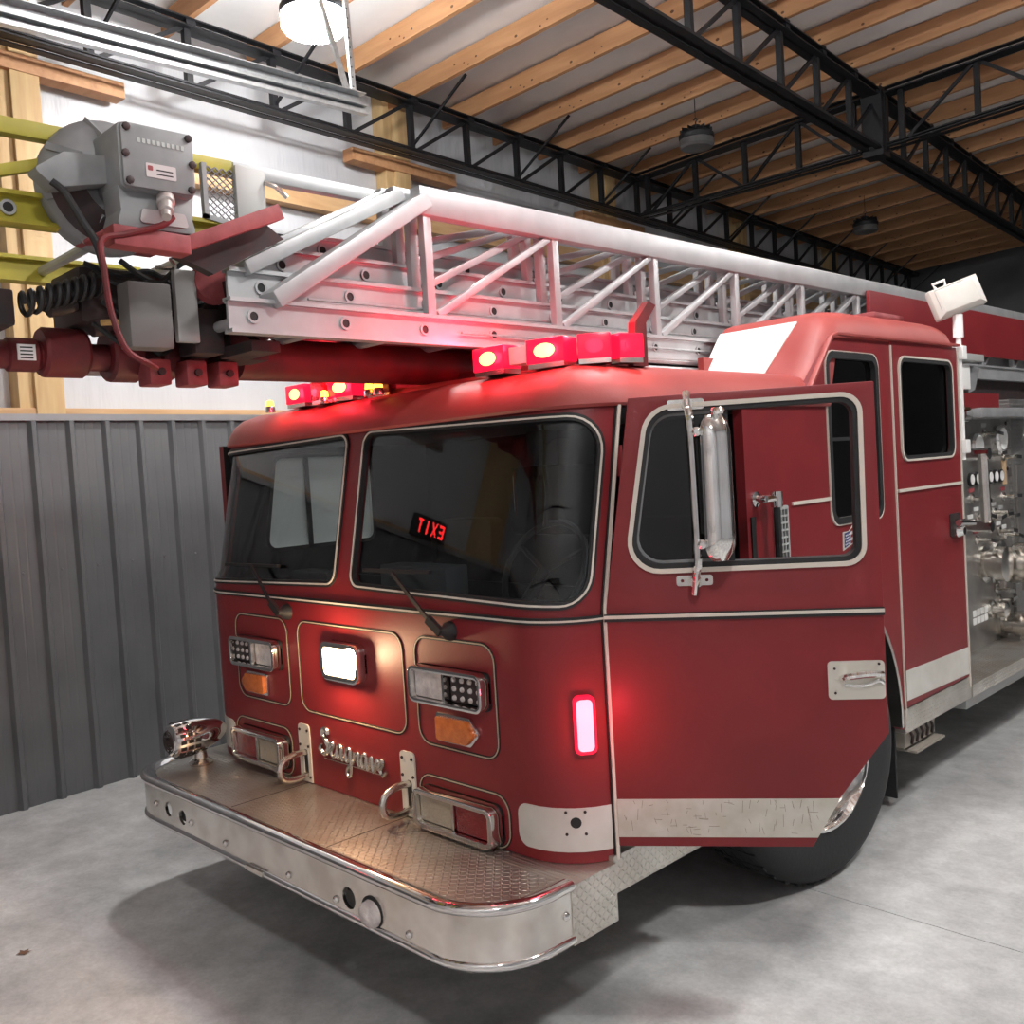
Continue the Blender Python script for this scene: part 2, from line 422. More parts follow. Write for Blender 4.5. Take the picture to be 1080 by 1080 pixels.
SL = .055                                     # the roof climbs gently away from the side wall
def zc(x): return 4.97 + SL * (x + .13)
ce = tag(MB().prism([(WX - .3, zc(WX) + .15), (X1, zc(X1) + .15), (X1, zc(X1) + .20), (WX - .3, zc(WX) + .20)], lambda a, b, d: (a, d, b), Y0, Y1).build('ceiling', SHEETC, smooth=0), kind='structure')
ce.rotation_euler.z = BANG
YJ = [1.87 + .665 * k for k in range(-9, 21)]
jm = MB().prism([(WX - .1, zc(WX - .1)), (X1 - .05, zc(X1 - .05)), (X1 - .05, zc(X1 - .05) + .15), (WX - .1, zc(WX - .1) + .15)], lambda a, b, d: (a, d, b), -.02, .02)
for k in range(26):
    x = WX + random.uniform(.3, 9); z = zc(x) + random.uniform(.02, .08); r = random.uniform(.006, .012)
    jm.add([(x + r * 1.4 * math.cos(t * PI / 4), -.0205, z + r * math.sin(t * PI / 4)) for t in range(8)], [tuple(range(8))], 1)
jme = jm.mesh('wood_joist', [WOOD, KNOT], smooth=0)
for y in YJ: put('wood_joist', jme, ce, (0, y, 0))

# ------------------------------------------------------------------ steel trusses
def truss(label, along, pos, a0, a1, z0, z1, nodes, depth=.05, brackets=True):
    """along 'y' runs down the shed at X=pos, 'x' runs across it at Y=pos; z0, z1 are functions of the running coordinate"""
    mid = (a0 + a1) / 2
    base = BL(pos, mid, z0(mid)) if along == 'y' else BL(mid, pos, z0(mid))
    t = tag(empty('steel_truss', base, BANG), label, 'truss')
    def p(a, z, off=0):
        return Vector((off, a - mid, z - z0(mid))) if along == 'y' else Vector((a - mid, off, z - z0(mid)))
    side = (1, 0, 0) if along == 'y' else (0, 1, 0)
    for nm, zf, h in (('top_chord', z1, .075), ('bottom_chord', z0, .06)):
        m = MB()
        for s in (-1, 1):
            m.bar(p(a0, zf(a0), s * .032), p(a1, zf(a1), s * .032), .012, h, side)
            e = h / 2 if nm == 'top_chord' else -h / 2
            m.bar(p(a0, zf(a0) + e, s * .055), p(a1, zf(a1) + e, s * .055), .06, .01, (0, 0, 1))
        m.build(nm, STEEL, t, smooth=0)
    for i, a in enumerate(nodes):
        m = MB().bar(p(a, z0(a)), p(a, z1(a)), .045, .045, side)
        m.build('vertical_strut', STEEL, t, smooth=0)
        if i + 1 < len(nodes):
            b = nodes[i + 1]
            up = (i % 2 == 0) if along == 'x' else True
            q = (p(a + .03, z0(a)), p(b - .03, z1(b))) if up else (p(a + .03, z1(a)), p(b - .03, z0(b)))
            MB().bar(q[0], q[1], .028, .022, side).build('diagonal_strut', STEEL, t, smooth=0)
        if brackets:
            MB().box(*(-.075, .075), p(a, 0).y - .035, p(a, 0).y + .035, z1(a) - z0(mid) + .0, zc(pos) - z0(mid) - .002).build('joist_bracket', STEEL, t, smooth=0)
    return t
NY = [y for y in YJ if y > -3.2]
lt = truss('black steel truss running along the plastic sheeted side wall', 'y', -2.7, -4.4, 15.5, lambda a: 4.42, lambda a: 4.79, NY)
mt_ = truss('long black steel truss over the middle of the shed above the ladder truck', 'y', -.13, -4.4, 15.5, lambda a: 4.46, lambda a: 4.9, NY)
for y in NY[1::2]:
    MB().bar((0, y - 5.55, .03), (.55, y - 5.55 + .1, .47), .018, .018).build('kicker_rod', STEEL, lt, smooth=0)
YX = 6.46
truss('black steel cross truss between the side wall truss and the middle truss', 'x', YX, -2.6, -.24, lambda a: 4.40 + .02 * (a + 2.7), lambda a: 4.78 + .05 * (a + 2.7), [-2.52, -1.95, -1.4, -.85, -.32], brackets=False)
truss('black steel cross truss on the open side of the middle truss', 'x', YX, -.02, 8.8, lambda a: 4.46 + SL * a, lambda a: 4.9 + SL * a, [.1 + .62 * k for k in range(14)], brackets=False)
truss('farthest black steel cross truss near the dark back of the shed', 'x', 12.6, -.02, 8.8, lambda a: 4.46 + SL * a, lambda a: 4.9 + SL * a, [.1 + .62 * k for k in range(14)], brackets=False)
# plate column splice where the trusses meet
MB().box(-.09, .09, YX - 5.55 - .09, YX - 5.55 + .09, -.09, .5).box(-.105, .105, YX - 5.55 - .02, YX - 5.55 + .02, -.05, .48).build('splice_post', STEEL, mt_, smooth=0)

# ------------------------------------------------------------------ overhead door track
y0, y1, z0, z1, tx = -4.3, 1.45, 3.63, 3.915, -1.3
tk = tag(empty('overhead_door_track', BL(tx, y1, z1), BANG), 'galvanised overhead door track hung under the ceiling beside the lit lamp', 'door track')
m = MB()
A, B_ = Vector((0, y0 - y1, z0 - z1)), Vector((0, 0, 0))
for dx, dz, w, h in ((-.03, .06, .005, .075), (0, .097, .065, .005), (.0, .024, .05, .005)):
    m.bar(A + Vector((dx, 0, dz)), B_ + Vector((dx, 0, dz)), w, h, (0, 0, 1))
m.build('angle_iron', GALV, tk, smooth=0)
m = MB()
for dx, dz, w, h in ((.0, .0, .005, .05), (.02, .024, .04, .005), (.02, -.024, .04, .005), (.04, -.016, .005, .02)):
    m.bar(A + Vector((dx, 0, dz)), B_ + Vector((dx, 0, dz)), w, h, (0, 0, 1))
m.build('roller_channel', GALV, tk, smooth=0)
for (ya, za, xa), (yb, zb, xb) in (((-.03, .03, -.035), (-.06, 1.0, -.035)), ((-.05, .03, -.035), (-.38, 1.0, -.035)), ((-1.85, -.06, -.035), (-1.85, 1.0, -.035))):
    MB().bar((xa, ya, za), (xb, yb, zb), .032, .004, (1, 0, 0)).bar((xa - .016, ya, za), (xb - .016, yb, zb), .004, .032, (1, 0, 0)).build('perforated_hanger', GALV, tk, smooth=0)
m = MB()
for k in range(16): m.lathe([(.0055, -.0035), (.0055, .0035)], (-.035, -.036 - .03 * k / 16, .09 + .055 * k), (0, 1, 0), 8)
m.build('hanger_slots', BLACK, tk)

# ------------------------------------------------------------------ high bay lamps
def lamp(x, y, z, lit, label, zt=None):
    zt = zt or zc(x); q = 1.0 if lit else .78
    t = tag(empty('high_bay_lamp', BL(x, y, z), BANG), label, 'lamp', None)
    MB().lathe([(r * q, h) for r, h in ((.03, .14), (.05, .14), (.06, .10), (.15, .085), (.195, .06), (.195, .03), (.19, .02))], (0, 0, 0), (0, 0, 1), 28).build('housing', STEEL, t)
    MB().lathe([(r * q, h * q) for r, h in ((.19, .022), (.19, -.045), (.17, -.07), (.09, -.085), (.001, -.088))], (0, 0, 0), (0, 0, 1), 28).build('lens', LENS if lit else LOFF, t)
    fin = MB().box(.055, .14, -.003, .003, .085, .115).mesh('cooling_fin', STEEL, smooth=0)
    for k in range(12): put('cooling_fin', fin, t, (0, 0, 0), k * PI / 6)
    MB().tube([(0, 0, .14), (0, 0, .17), (.02, 0, .19), (0, 0, .21), (-.02, 0, .19)], .006, 6).tube([(0, 0, .2), (0, 0, zt - z + .02)], .004, 6).build('hook', STEEL, t)
    return t
lamp(-1.56, 1.34, 4.5, True, 'bright lit round high bay lamp beside the overhead door track')
lamp(-1.25, 5.25, 4.55, False, 'unlit round high bay lamp hanging before the cross truss')
lamp(-1.45, 9.75, 4.52, False, 'unlit round high bay lamp deep in the dark end of the shed')
lamp(1.1, 1.15, 4.62, True, 'lit round high bay lamp over the open cab door')
lamp(3.7, 1.15, 4.75, True, 'lit round high bay lamp over the empty concrete bay')
lamp(3.9, 5.4, 4.75, True, 'lit round high bay lamp over the running board side of the truck')
lamp(-1.42, -2.9, 4.62, False, 'unlit round high bay lamp before the front wall near the side wall')
lamp(1.1, -2.9, 4.62, False, 'unlit round high bay lamp before the overhead door')
lamp(3.9, -2.9, 4.75, True, 'added unseen high bay lamp, lit as fill for the cab front and open door')  # added out of view, kept lit to brighten the cab front and door

# ------------------------------------------------------------------ exit sign (shows as a reflection in the windscreen)
ex = tag(empty('exit_sign', BL(WX + .03, -2.16, 2.31), BANG), 'red lit EXIT sign on the side wall mirrored in the windscreen', 'exit sign')
MB().box(0, .04, -.16, .16, -.02, .15).build('housing', mat('sign_housing', (.03, .03, .03), .5), ex, .004)
LET = {'E': [(0, .2, 0, 1), (0, .75, 0, .18), (0, .65, .41, .59), (0, .75, .82, 1)], 'I': [(.25, .48, 0, 1)], 'T': [(.27, .48, 0, 1), (0, .75, .82, 1)]}
for i, ch in enumerate('EXIT'):
    m = MB(); yb = -.132 + i * .068; w, h, zb = .066, .11, .01
    if ch == 'X':
        m.bar((.041, yb + .004, zb), (.041, yb + .048, zb + h), .013, .004, (1, 0, 0)).bar((.041, yb + .048, zb), (.041, yb + .004, zb + h), .013, .004, (1, 0, 0))
    else:
        for a, b, c, d in LET[ch]: m.box(.04, .043, yb + a * w, yb + b * w, zb + c * h, zb + d * h)
    m.build('letter', EXITM, ex, smooth=0)

# dry leaf
q = MB()
pts = [(0, -.03), (.012, -.012), (.03, -.008), (.017, .006), (.02, .026), (.004, .014), (-.012, .024), (-.01, .004), (-.028, -.006), (-.01, -.012)]
q.add([(a, b, .004 + .006 * abs(math.sin(9 * a + 4 * b))) for a, b in pts] + [(0, 0, .003)], [(10, i, (i + 1) % 10) for i in range(10)])
lf = tag(q.build('dry_leaf', mat('leaf_brown', (.14, .07, .04), .7)), 'small brown dry leaf on the bare concrete near the wall', 'leaf'); lf.location = (-.957, -.959, 0)
# ================================================================== the ladder truck
T = tag(empty('fire_truck', (0, 0, 0)), 'red ladder fire truck with open cab door and silver aerial ladder', 'fire truck')
RC = .24; FLAT = 1.2 - RC; ARC = RC * PI / 2
def yf(z): return 0 if z < 1.33 else .2 * (z - 1.33)
def bend(u, d, flat, rad, y0):
    s = -1 if u < 0 else 1; a = abs(u)
    if a <= flat: return u, y0 - d
    if a <= flat + rad * PI / 2:
        th = (a - flat) / rad
        return s * (flat + (rad + d) * math.sin(th)), y0 + rad - (rad + d) * math.cos(th)
    return s * (flat + rad + d), y0 + rad + a - flat - rad * PI / 2
def F(u, z, d=0):
    x, y = bend(u, d, FLAT, RC, yf(z)); return (x, y, z)
def SR(y, z, d=0): return (1.2 + d, y, z)          # right-hand body side
def SLF(y, z, d=0): return (-1.2 - d, y, z)        # left-hand body side
UH = 1.266                                          # the door hinge line
ZB, ZT = .545, 1.99
# ---- cab front skin with the two windscreen openings
def wsl(s):
    p = [(s * .055, 1.385), (s * 1.205, 1.357), (s * 1.212, 1.948), (s * .055, 1.972)]
    return rpoly(p, [.05, .09, .12, .05], 7)
holes = [wsl(1), wsl(-1)]
m = MB()
panel(m, [(-UH, ZB), (UH, ZB), (UH, ZT), (-UH, ZT)], holes, F, -.03, 0, .055, 0, 1)
front = m.build('cab_front', [RED, INT], T, smooth=30)
for s in (1, -1):
    lp = dens(wsl(s), .05)
    m = MB(); panel(m, wsl(s), [], F, -.014, -.012, .055)
    g = m.build('windscreen', GLASS, T)
    MB().strip(lp, .024, F, -.012, .007).build('rubber_seal', BLACK, g)
    MB().strip(lp, .0062, F, .006, .011).build('bright_bead', CREAM, g)
# pinstripe panels and belt moulding
for lp, cl in ((rrect(-.336, .363, .85, 1.222, .06), 1), (rrect(.436, .848, .84, 1.222, .06), 1), (rrect(-.852, -.42, .85, 1.222, .06), 1)):
    MB().strip(lp, .013, F, -.001, .002).build('panel_seam', BLACK, front)
    MB().strip(lp, .0042, F, .001, .004).build('pinstripe', GOLD, front)
for x0, x1, z0, z1 in ((.418, .878, .546, .725), (-.905, -.435, .548, .75)):
    lp = rrect(x0, x1, z0, z1, .06)
    MB().strip(lp, .012, F, -.001, .002).build('panel_seam', BLACK, front)
    MB().strip(lp, .0042, F, .001, .004).build('pinstripe', GOLD, front)
bl = dens([(-UH, 1.312), (UH, 1.312)], .05, False)
MB().strip(bl, .022, F, 0, .008, False).build('belt_moulding', BLACK, front)
MB().strip(bl, .006, F, .007, .011, False).build('belt_bead', CREAM, front)
for s in (1, -1):
    hl = dens([(s * (UH - .008), ZB), (s * (UH - .008), ZT)], .05, False)
    MB().strip(hl, .022, F, 0, .006, False).build('pillar_seal', BLACK, front)
    MB().strip(hl, .010, F, .005, .012, False).build('pillar_bead', CREAM, front)
    # white corner band and its socket hole
    wb_ = rpoly([(s * .92, .582), (s * (UH - .02), .582), (s * (UH - .02), .722), (s * .92, .722)], [.04, .0, .0, .04], 5)
    m = MB(); panel(m, wb_, [circ(s * 1.13, .676, .018, 14)], F, 0, .003, .05); m.build('white_corner_band', WHITE, front)
    m = MB(); m.prism(circ(s * 1.13, .676, .021, 14), F, .0005, .0015); m.build('socket_hole', BLACK, front)
    bolt_ = MB()
    for a, b in ((1.1, .71), (1.16, .71), (1.1, .64), (1.16, .64)): bolt_.prism(circ(s * a, b, .005, 8), F, .003, .005)
    bolt_.build('rivet', DARK, front)
mk = MB(); panel(mk, rrect(1.14, 1.206, .895, 1.08, .02), [], F, 0, .024, .02); mo = mk.build('corner_marker_light', RLIT, T, .004)
m = MB(); panel(m, rrect(1.15, 1.196, .907, 1.068, .014), [], F, .022, .028, .02); m.build('lit_lens', MLIT, mo)

# ---- lamp clusters on the nose
def bezel(par, x0, x1, z0, z1, r=.02, d=.035, w=.014, matl=CHROME):
    m = MB(); panel(m, rrect(x0, x1, z0, z1, r, 4), [rrect(x0 + w, x1 - w, z0 + w, z1 - w, r * .5, 4)], F, 0, d)
    return m.build('bezel', matl, par, .004)
def lens(par, name, x0, x1, z0, z1, matl, d=.024, r=.008):
    m = MB(); m.prism(rrect(x0, x1, z0, z1, r, 3), F, 0, d); return m.build(name, matl, par, .004)
for s in (1, -1):
    c = .635 * s if s > 0 else -.655
    h = MB().prism(rrect(c - .19, c + .19, .998, 1.128, .02, 4), F, 0, .012).build('signal_lamp_pair', BLACK, T)
    bezel(h, c - .19, c + .19, .998, 1.128, .03, .05, .016)
    MB().prism(rrect(c - .006, c + .006, 1.01, 1.116, .002, 2), F, 0, .048).build('divider', CHROME, h)
    a, b = (c - .172, c - .01) if s > 0 else (c + .01, c + .172)
    lens(h, 'clear_lens', a, b, 1.016, 1.11, CLEAR, .03)
    a, b = (c + .01, c + .172) if s > 0 else (c - .172, c - .01)
    lens(h, 'grid_lens', a, b, 1.016, 1.11, DARK, .022)
    gx = [(a + (b - a) * (i + .5) / 4, 1.016 + .094 * (j + .5) / 3) for i in range(4) for j in range(3)]
    dm = MB().lathe([(.010, 0), (.008, .006), (.003, .009)], (0, 0, 0), (0, -1, 0), 10).mesh('led_dot', CLEAR)
    instances('led_dot', dm, [(x, -.022, z) for x, z in gx], h)
    # amber arrow marker
    if s > 0: ap = [(c - .09, .865), (c + .085, .865), (c + .13, .91), (c + .085, .965), (c - .09, .965)]
    else: ap = [(c - .10, .875), (c + .065, .875), (c + .065, .972), (c - .10, .972), (c - .15, .925)]
    k = MB().prism(rpoly(ap, .01, 3), F, 0, .014).build('amber_marker', CHROME, T, .003)
    cx = sum(p[0] for p in ap) / 5; cz = sum(p[1] for p in ap) / 5
    MB().prism(rpoly([(cx + (p[0] - cx) * .88, cz + (p[1] - cz) * .82) for p in ap], .01, 3), F, .01, .03).build('amber_lens', AMBER, k, .005)
    # lower twin lamp
    c = .645 if s > 0 else -.655; z0, z1 = (.552, .692) if s > 0 else (.575, .718)
    h = MB().prism(rrect(c - .205, c + .205, z0, z1, .03, 4), F, 0, .012).build('twin_lamp', BLACK, T)
    bezel(h, c - .205, c + .205, z0, z1, .035, .062, .02)
    MB().prism(rrect(c - .006, c + .006, z0 + .01, z1 - .01, .002, 2), F, 0, .05).build('divider', CHROME, h)
    q = ((c - .183, c - .009, 'tan_lens', TAN), (c + .009, c + .183, 'red_lens', RLENS))
    if s < 0: q = ((c - .183, c - .009, 'red_lens', RLENS), (c + .009, c + .183, 'tan_lens', TAN))
    for a, b, nm, mm in q: lens(h, nm, a, b, z0 + .022, z1 - .022, mm, .042)
# centre lamp, lit
h = MB().prism(rrect(-.115, .14, 1.012, 1.165, .04, 5), F, 0, .014).build('centre_headlamp', CHROME, T, .004)
bezel(h, -.115, .14, 1.012, 1.165, .04, .045, .022)
lens(h, 'lit_lens', -.09, .115, 1.034, 1.143, HLIT, .04, .03)
def plight(name, loc, col, e, r, par):
    l = bpy.data.lights.new(name, 'POINT'); l.color = col; l.energy = e; l.shadow_soft_size = r
    o = bpy.data.objects.new(name, l); COL.objects.link(o); o.location = loc; o.parent = par; return o
plight('marker_glow', (1.26, .02, 1.0), (1, .04, .07), 1.6, .03, mo)
plight('headlamp_beam', (.012, -.10, 1.09), (1, .66, .38), 14, .04, h)
# tow hooks on white plates
for x in (.355, -.335):
    k = MB(); panel(k, rpoly([(x - .042, .548), (x + .042, .548), (x + .042, .79), (x - .042, .79)], [0, 0, .018, .018], 3), [rrect(x - .012, x + .02, .565, .685, .012, 3)], F, 0, .006)
    k = k.build('tow_hook_plate', WHITE, T)
    MB().prism(rrect(x - .014, x + .022, .563, .687, .012, 3), F, .0008, .002).build('slot', BLACK, k)
    MB().tube(crom([(x + .004, .01, .668), (x + .004, -.06, .675), (x + .004, -.115, .655), (x + .004, -.13, .62), (x + .004, -.115, .585), (x + .004, -.06, .572), (x + .004, .01, .58)]), .013, 10).build('hook', CHROMED, k)
    bb = MB()
    for a, b in ((-.028, .765), (.028, .765), (-.03, .70), (.031, .70), (-.03, .57), (.032, .57)): bb.prism(circ(x + a, b, .006, 8), F, .006, .010)
    bb.build('plate_bolts', DARK, k)

# ---- cursive maker's name
STROKES = [
    [(.62, .86), (.52, 1.02), (.3, 1.06), (.16, .92), (.24, .74), (.46, .58), (.54, .36), (.4, .12), (.16, .06), (-.04, .2), (.02, .36), (.14, .34)],
    [(.5, .12), (.78, .28), (.98, .42), (.92, .54), (.78, .5), (.72, .28), (.82, .08), (1.02, .08), (1.16, .24)],
    [(1.62, .5), (1.42, .54), (1.26, .4), (1.22, .18), (1.34, .06), (1.5, .16), (1.62, .5), (1.6, .18), (1.7, .06), (1.84, .18)],
    [(2.3, .5), (2.1, .54), (1.94, .4), (1.92, .18), (2.04, .06), (2.2, .18), (2.32, .5), (2.3, .0), (2.24, -.32), (2.06, -.44), (1.92, -.32), (2.06, -.14), (2.34, .02), (2.54, .2)],
    [(2.54, .2), (2.66, .5), (2.66, .38), (2.8, .46), (2.92, .46), (2.86, .2), (2.94, .06), (3.06, .14)],
    [(3.5, .48), (3.32, .54), (3.16, .4), (3.12, .18), (3.24, .06), (3.4, .16), (3.52, .5), (3.5, .18), (3.6, .06), (3.72, .2)],
    [(3.72, .2), (3.82, .5), (3.9, .44), (3.94, .12), (4.02, .06), (4.16, .26), (4.22, .52), (4.3, .42)],
    [(4.3, .2), (4.5, .26), (4.68, .42), (4.62, .54), (4.48, .5), (4.42, .28), (4.52, .08), (4.7, .06), (4.9, .22)]]
sg = tag(MB().bar((-.19, -.004, .672), (.2, -.004, .672), .004, .004).build('name_script', CHROMED, T), 'cursive chrome lettering reading Seagrave')
K = .088; ox, oz = -.205, .685
for i, st in enumerate(STROKES):
    p = crom([(ox + x * K, -.006, oz + z * (.105 if i == 0 else .115) - x * .004) for x, z in st], 6)
    rr = [.006 + .0026 * abs(math.sin(j * .26)) for j in range(len(p))]
    if i == 0: rr = [q * 1.35 for q in rr]
    o = MB().tube(p, rr, 8).build('letter', CHROMED, sg)

# ---- wipers
for u0_, (u1, z1), (b0, b1), zb in ((.64, (.34, 1.445), (.14, .53), 1.447), (-.40, (-.66, 1.44), (-.93, -.47), 1.44)):
    k = MB().lathe([(.035, 0), (.03, .02), (.016, .035), (.012, .05)], F(u0_, 1.255), (0, -1, .1), 16).build('wiper', BLACK, T)
    p = [Vector(F(u0_, 1.255, .045)), Vector(F(u0_ * .8 + u1 * .2, 1.30, .05)), Vector(F(u1, z1, .03))]
    MB().bar(p[0], p[1], .03, .016, (0, 1, 0)).bar(p[1], p[2], .014, .008, (0, 1, 0)).build('arm', BLACK, k)
    m = MB().strip(dens([(b0, zb), (b1, zb + .004)], .05, False), .012, F, .001, .016, False); m.build('blade', BLACK, k)

# ---- roof
def outline(d, z, ye=1.66):
    n = 40; pts = [(-1.2 - d, ye)]
    tot = FLAT + ARC
    L = [(-1.2 - d, ye - (ye - .5) * i / 8) for i in range(9)]
    for i in range(n + 1):
        u = -tot + 2 * tot * i / n; x, y = bend(u, d, FLAT, RC, yf(1.99)); L.append((x, y))
    L += [(1.2 + d, .5 + (ye - .5) * i / 8) for i in range(9)]
    return [(x, y, z) for x, y in L]
rings = [outline(d, z) for d, z in ((.012, 1.975), (.02, 1.985), (.016, 2.0), (0, 2.035), (-.025, 2.07), (-.065, 2.10), (-.13, 2.122), (-.22, 2.134))]
last = rings[-1]
for k, z in ((.75, 2.142), (.45, 2.15), (.0, 2.156)):
    rings.append([(x * k, max(y, .36) if k < .5 else max(y, .36 - .02), z) for x, y, _ in last])
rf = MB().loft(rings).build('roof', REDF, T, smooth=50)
MB().loft([outline(-.03, 1.97), [(x * .5, max(y, .4), 1.985) for x, y, _ in last], [(0, max(y, .4), 1.985) for x, y, _ in last]]).build('headliner', INTG, rf)
MB().box(-.64, .64, 1.5, 3.1, 2.08, 2.135).build('roof_trough', RED, T)
# raised crew roof, one hump either side of the ladder trough
path = [(1.56, 2.09), (1.60, 2.12), (1.70, 2.235), (1.80, 2.35), (1.86, 2.395), (1.93, 2.415), (2.05, 2.425), (2.5, 2.43), (3.0, 2.432), (3.06, 2.425), (3.09, 2.40), (3.1, 2.34)]
for s in (1, -1):
    rg = []
    for y, zt in path:
        zb = 2.06 if y < 1.84 else 2.235
        sec = [(.6, zb), (.6, zt), (.8, zt), (1.0, zt), (1.06, zt - .008), (1.12, zt - .032), (1.165, zt - .07), (1.186, zt - .12), (1.193, zt - .17)]
        rg.append([(s * x, y - .075 * max(0, (x - 1.0) / .2) * (1 if y < 1.97 else 0), max(z, zb)) for x, z in sec] + [(s * 1.193, y - (.075 if y < 1.97 else 0), zb)])
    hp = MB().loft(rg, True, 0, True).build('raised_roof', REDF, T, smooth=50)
    m = MB()
    w0, w1 = (1.612, 2.134), (1.815, 2.366)
    nv = Vector((0, -(w1[1] - w0[1]), (w1[0] - w0[0]))).normalized() * .006
    q = [Vector((s * x, y, z)) for x, y, z in ((.602, *w0), (.94, *w0), (1.0, *w1), (.602, *w1))]
    m.add(q + [p + nv for p in q], [(0, 1, 2, 3), (7, 6, 5, 4), (0, 4, 5, 1), (1, 5, 6, 2), (2, 6, 7, 3), (3, 7, 4, 0)]); m.build('white_front_panel', RWHITE, hp)
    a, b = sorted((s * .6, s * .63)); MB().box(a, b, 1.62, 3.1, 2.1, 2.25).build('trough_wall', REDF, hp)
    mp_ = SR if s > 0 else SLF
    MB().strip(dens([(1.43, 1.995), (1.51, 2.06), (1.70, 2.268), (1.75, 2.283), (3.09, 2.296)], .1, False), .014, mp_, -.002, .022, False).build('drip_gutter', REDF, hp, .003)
MB().box(.78, 1.0, 2.6, 2.95, 2.43, 2.475).build('roof_vent', REDB, T, .02)

# ---- right body side between the doors
ARCH = [(1.5 + .735 * math.cos(t), .52 + .735 * math.sin(t)) for t in [R(a) for a in range(135, -8, -6)]]
side = [(1.0, 1.99), (1.0, ARCH[0][1])] + ARCH + [(2.27, .46), (2.29, .46), (2.29, 2.275), (1.75, 2.268), (1.52, 2.06), (1.44, 1.99)]
win = rrect(1.665, 2.13, 1.488, 2.195, .055)
m = MB(); panel(m, side, [win], SR, -.04, 0, 0, 0, 1)
sp = m.build('cab_side', [RED, INT], T, smooth=30)
g = MB().prism(rrect(1.66, 2.135, 1.483, 2.2, .05), SR, -.02, -.016).build('side_window', DGLASS, T)
MB().strip(dens(win, .05), .03, SR, -.015, .008).build('rubber_seal', BLACK, g)
MB().strip(dens(rrect(1.65, 2.145, 1.473, 2.21, .06), .05), .006, SR, .0, .008).build('bright_bead', CREAM, g)
MB().box(1.184, 1.192, 1.68, 2.12, 1.83, 1.845).build('glazing_bar', BLACK, g)
MB().strip([(1.33, 1.59), (1.645, 1.59)], .014, SR, 0, .008, False).build('belt_moulding', CREAM, sp)
MB().strip(ARCH, .02, SR, -.06, .012, False).build('arch_lip', CHROMED, sp)
m = MB(); panel(m, rrect(1.185, 1.29, 1.0, 1.588, .008, 2), [(lambda a, b: [(a, b), (a + .017, b), (a + .017, b + .021), (a, b + .021)])(1.198 + .022 * i, 1.02 + .028 * j) for i in range(4) for j in range(20)], SR, 0, .008)
vg = m.build('vent_grille', GREYP, sp, smooth=0)
MB().box(1.2, 1.203, 1.19, 1.285, 1.01, 1.58).build('vent_back', BLACK, vg)
gh = MB().tube([(1.25, 1.13, 1.62), (1.25, 1.13, .98)], .014, 8).build('grab_rail', BLACK, T)
MB().lathe([(.03, -.0), (.03, .008), (.014, .012), (.014, .05)], (1.2, 1.06, 1.625), (1, 0, 0), 12).tube([(1.25, 1.05, 1.625), (1.25, 1.15, 1.625)], .014, 8).lathe([(.022, -.03), (.024, .0), (.022, .03)], (1.25, 1.13, 1.62), (0, 0, 1), 12).build('stanchion', CHROME, gh)
MB().tube([(1.2, 1.13, 1.0), (1.25, 1.13, 1.0)], .014, 8).build('stanchion', CHROME, gh)
MB().box(1.2, 1.206, 1.02, 1.05, 1.0, 1.56).build('door_post_seal', BLACK, sp)
# small flag decal
fd = MB().prism([(1.74, 1.36), (1.86, 1.39), (1.85, 1.47), (1.80, 1.44), (1.745, 1.44)], SR, 0, .003).build('flag_decal', WHITE, sp, smooth=0)
MB().prism([(1.752, 1.372), (1.81, 1.386), (1.808, 1.44), (1.756, 1.434)], SR, .002, .005).build('blue_canton', mat('flag_blue', (.03, .05, .16), .5), fd, smooth=0)
st = MB()
for i in range(4):
    for j in range(4): st.prism(circ(1.76 + i * .013 + (j % 2) * .006, 1.384 + j * .013 + i * .002, .0035, 6), SR, .005, .006)
st.build('stars', RWHITE, fd)
m = MB()
for j in range(3): m.prism([(1.815, 1.385 + j * .026), (1.852, 1.394 + j * .026), (1.851, 1.405 + j * .026), (1.815, 1.396 + j * .026)], SR, .003, .005)
m.build('red_stripes', RED, fd)

# ---- crew door
DY0, DY1 = 2.305, 3.08
win = rrect(2.372, 2.985, 1.735, 2.2, .05)
m = MB(); panel(m, [(DY0, .56), (DY1, .56), (DY1, 2.285), (DY0, 2.28)], [win], SR, -.04, .004, 0, 0, 1)
cdr = m.build('crew_door', [RED, INT], T, smooth=30)
MB().prism(rrect(2.367, 2.99, 1.73, 2.205, .05), SR, -.02, -.016).build('window_glass', DGLASS, cdr)
MB().strip(dens(win, .05), .02, SR, -.01, .012).build('window_seal', BLACK, cdr)
MB().strip(dens(rrect(2.36, 2.997, 1.723, 2.212, .06), .05), .010, SR, .003, .014).build('window_bead', CREAM, cdr)
MB().strip([(DY0, 1.583), (DY1, 1.583)], .014, SR, .003, .014, False).build('belt_moulding', CREAM, cdr)
MB().prism([(DY0, .592), (DY1, .572), (DY1, .714), (DY0, .734)], SR, .003, .007).build('white_stripe', WHITE, cdr, smooth=0)
MB().strip([(2.297, .5), (2.297, 2.26)], .016, SR, -.03, .002, False).build('door_gap', BLACK, sp)
MB().strip([(2.288, .5), (2.288, 2.26)], .007, SR, 0, .008, False).build('gap_bead', CREAM, sp)
MB().strip([(DY1 + .006, .5), (DY1 + .006, 2.27)], .012, SR, -.03, .010, False).build('rear_bead', CREAM, cdr)
MB().box(1.0, 1.206, DY0 - .03, 3.1, .44, .555).build('kick_plate', DIAY, T, .003)
hd = MB().prism(rrect(2.90, 3.03, 1.31, 1.43, .01, 2), SR, .004, .010).build('door_latch', DARK, cdr)
MB().tube([(1.25, 2.90, 1.385), (1.25, 3.1, 1.37)], .017, 8).box(1.205, 1.25, 2.96, 2.99, 1.36, 1.40).lathe([(.03, 0), (.034, .02), (.02, .05)], (1.21, 2.95, 1.34), (1, 0, 0), 12).build('latch_handle', CHROME, cdr)
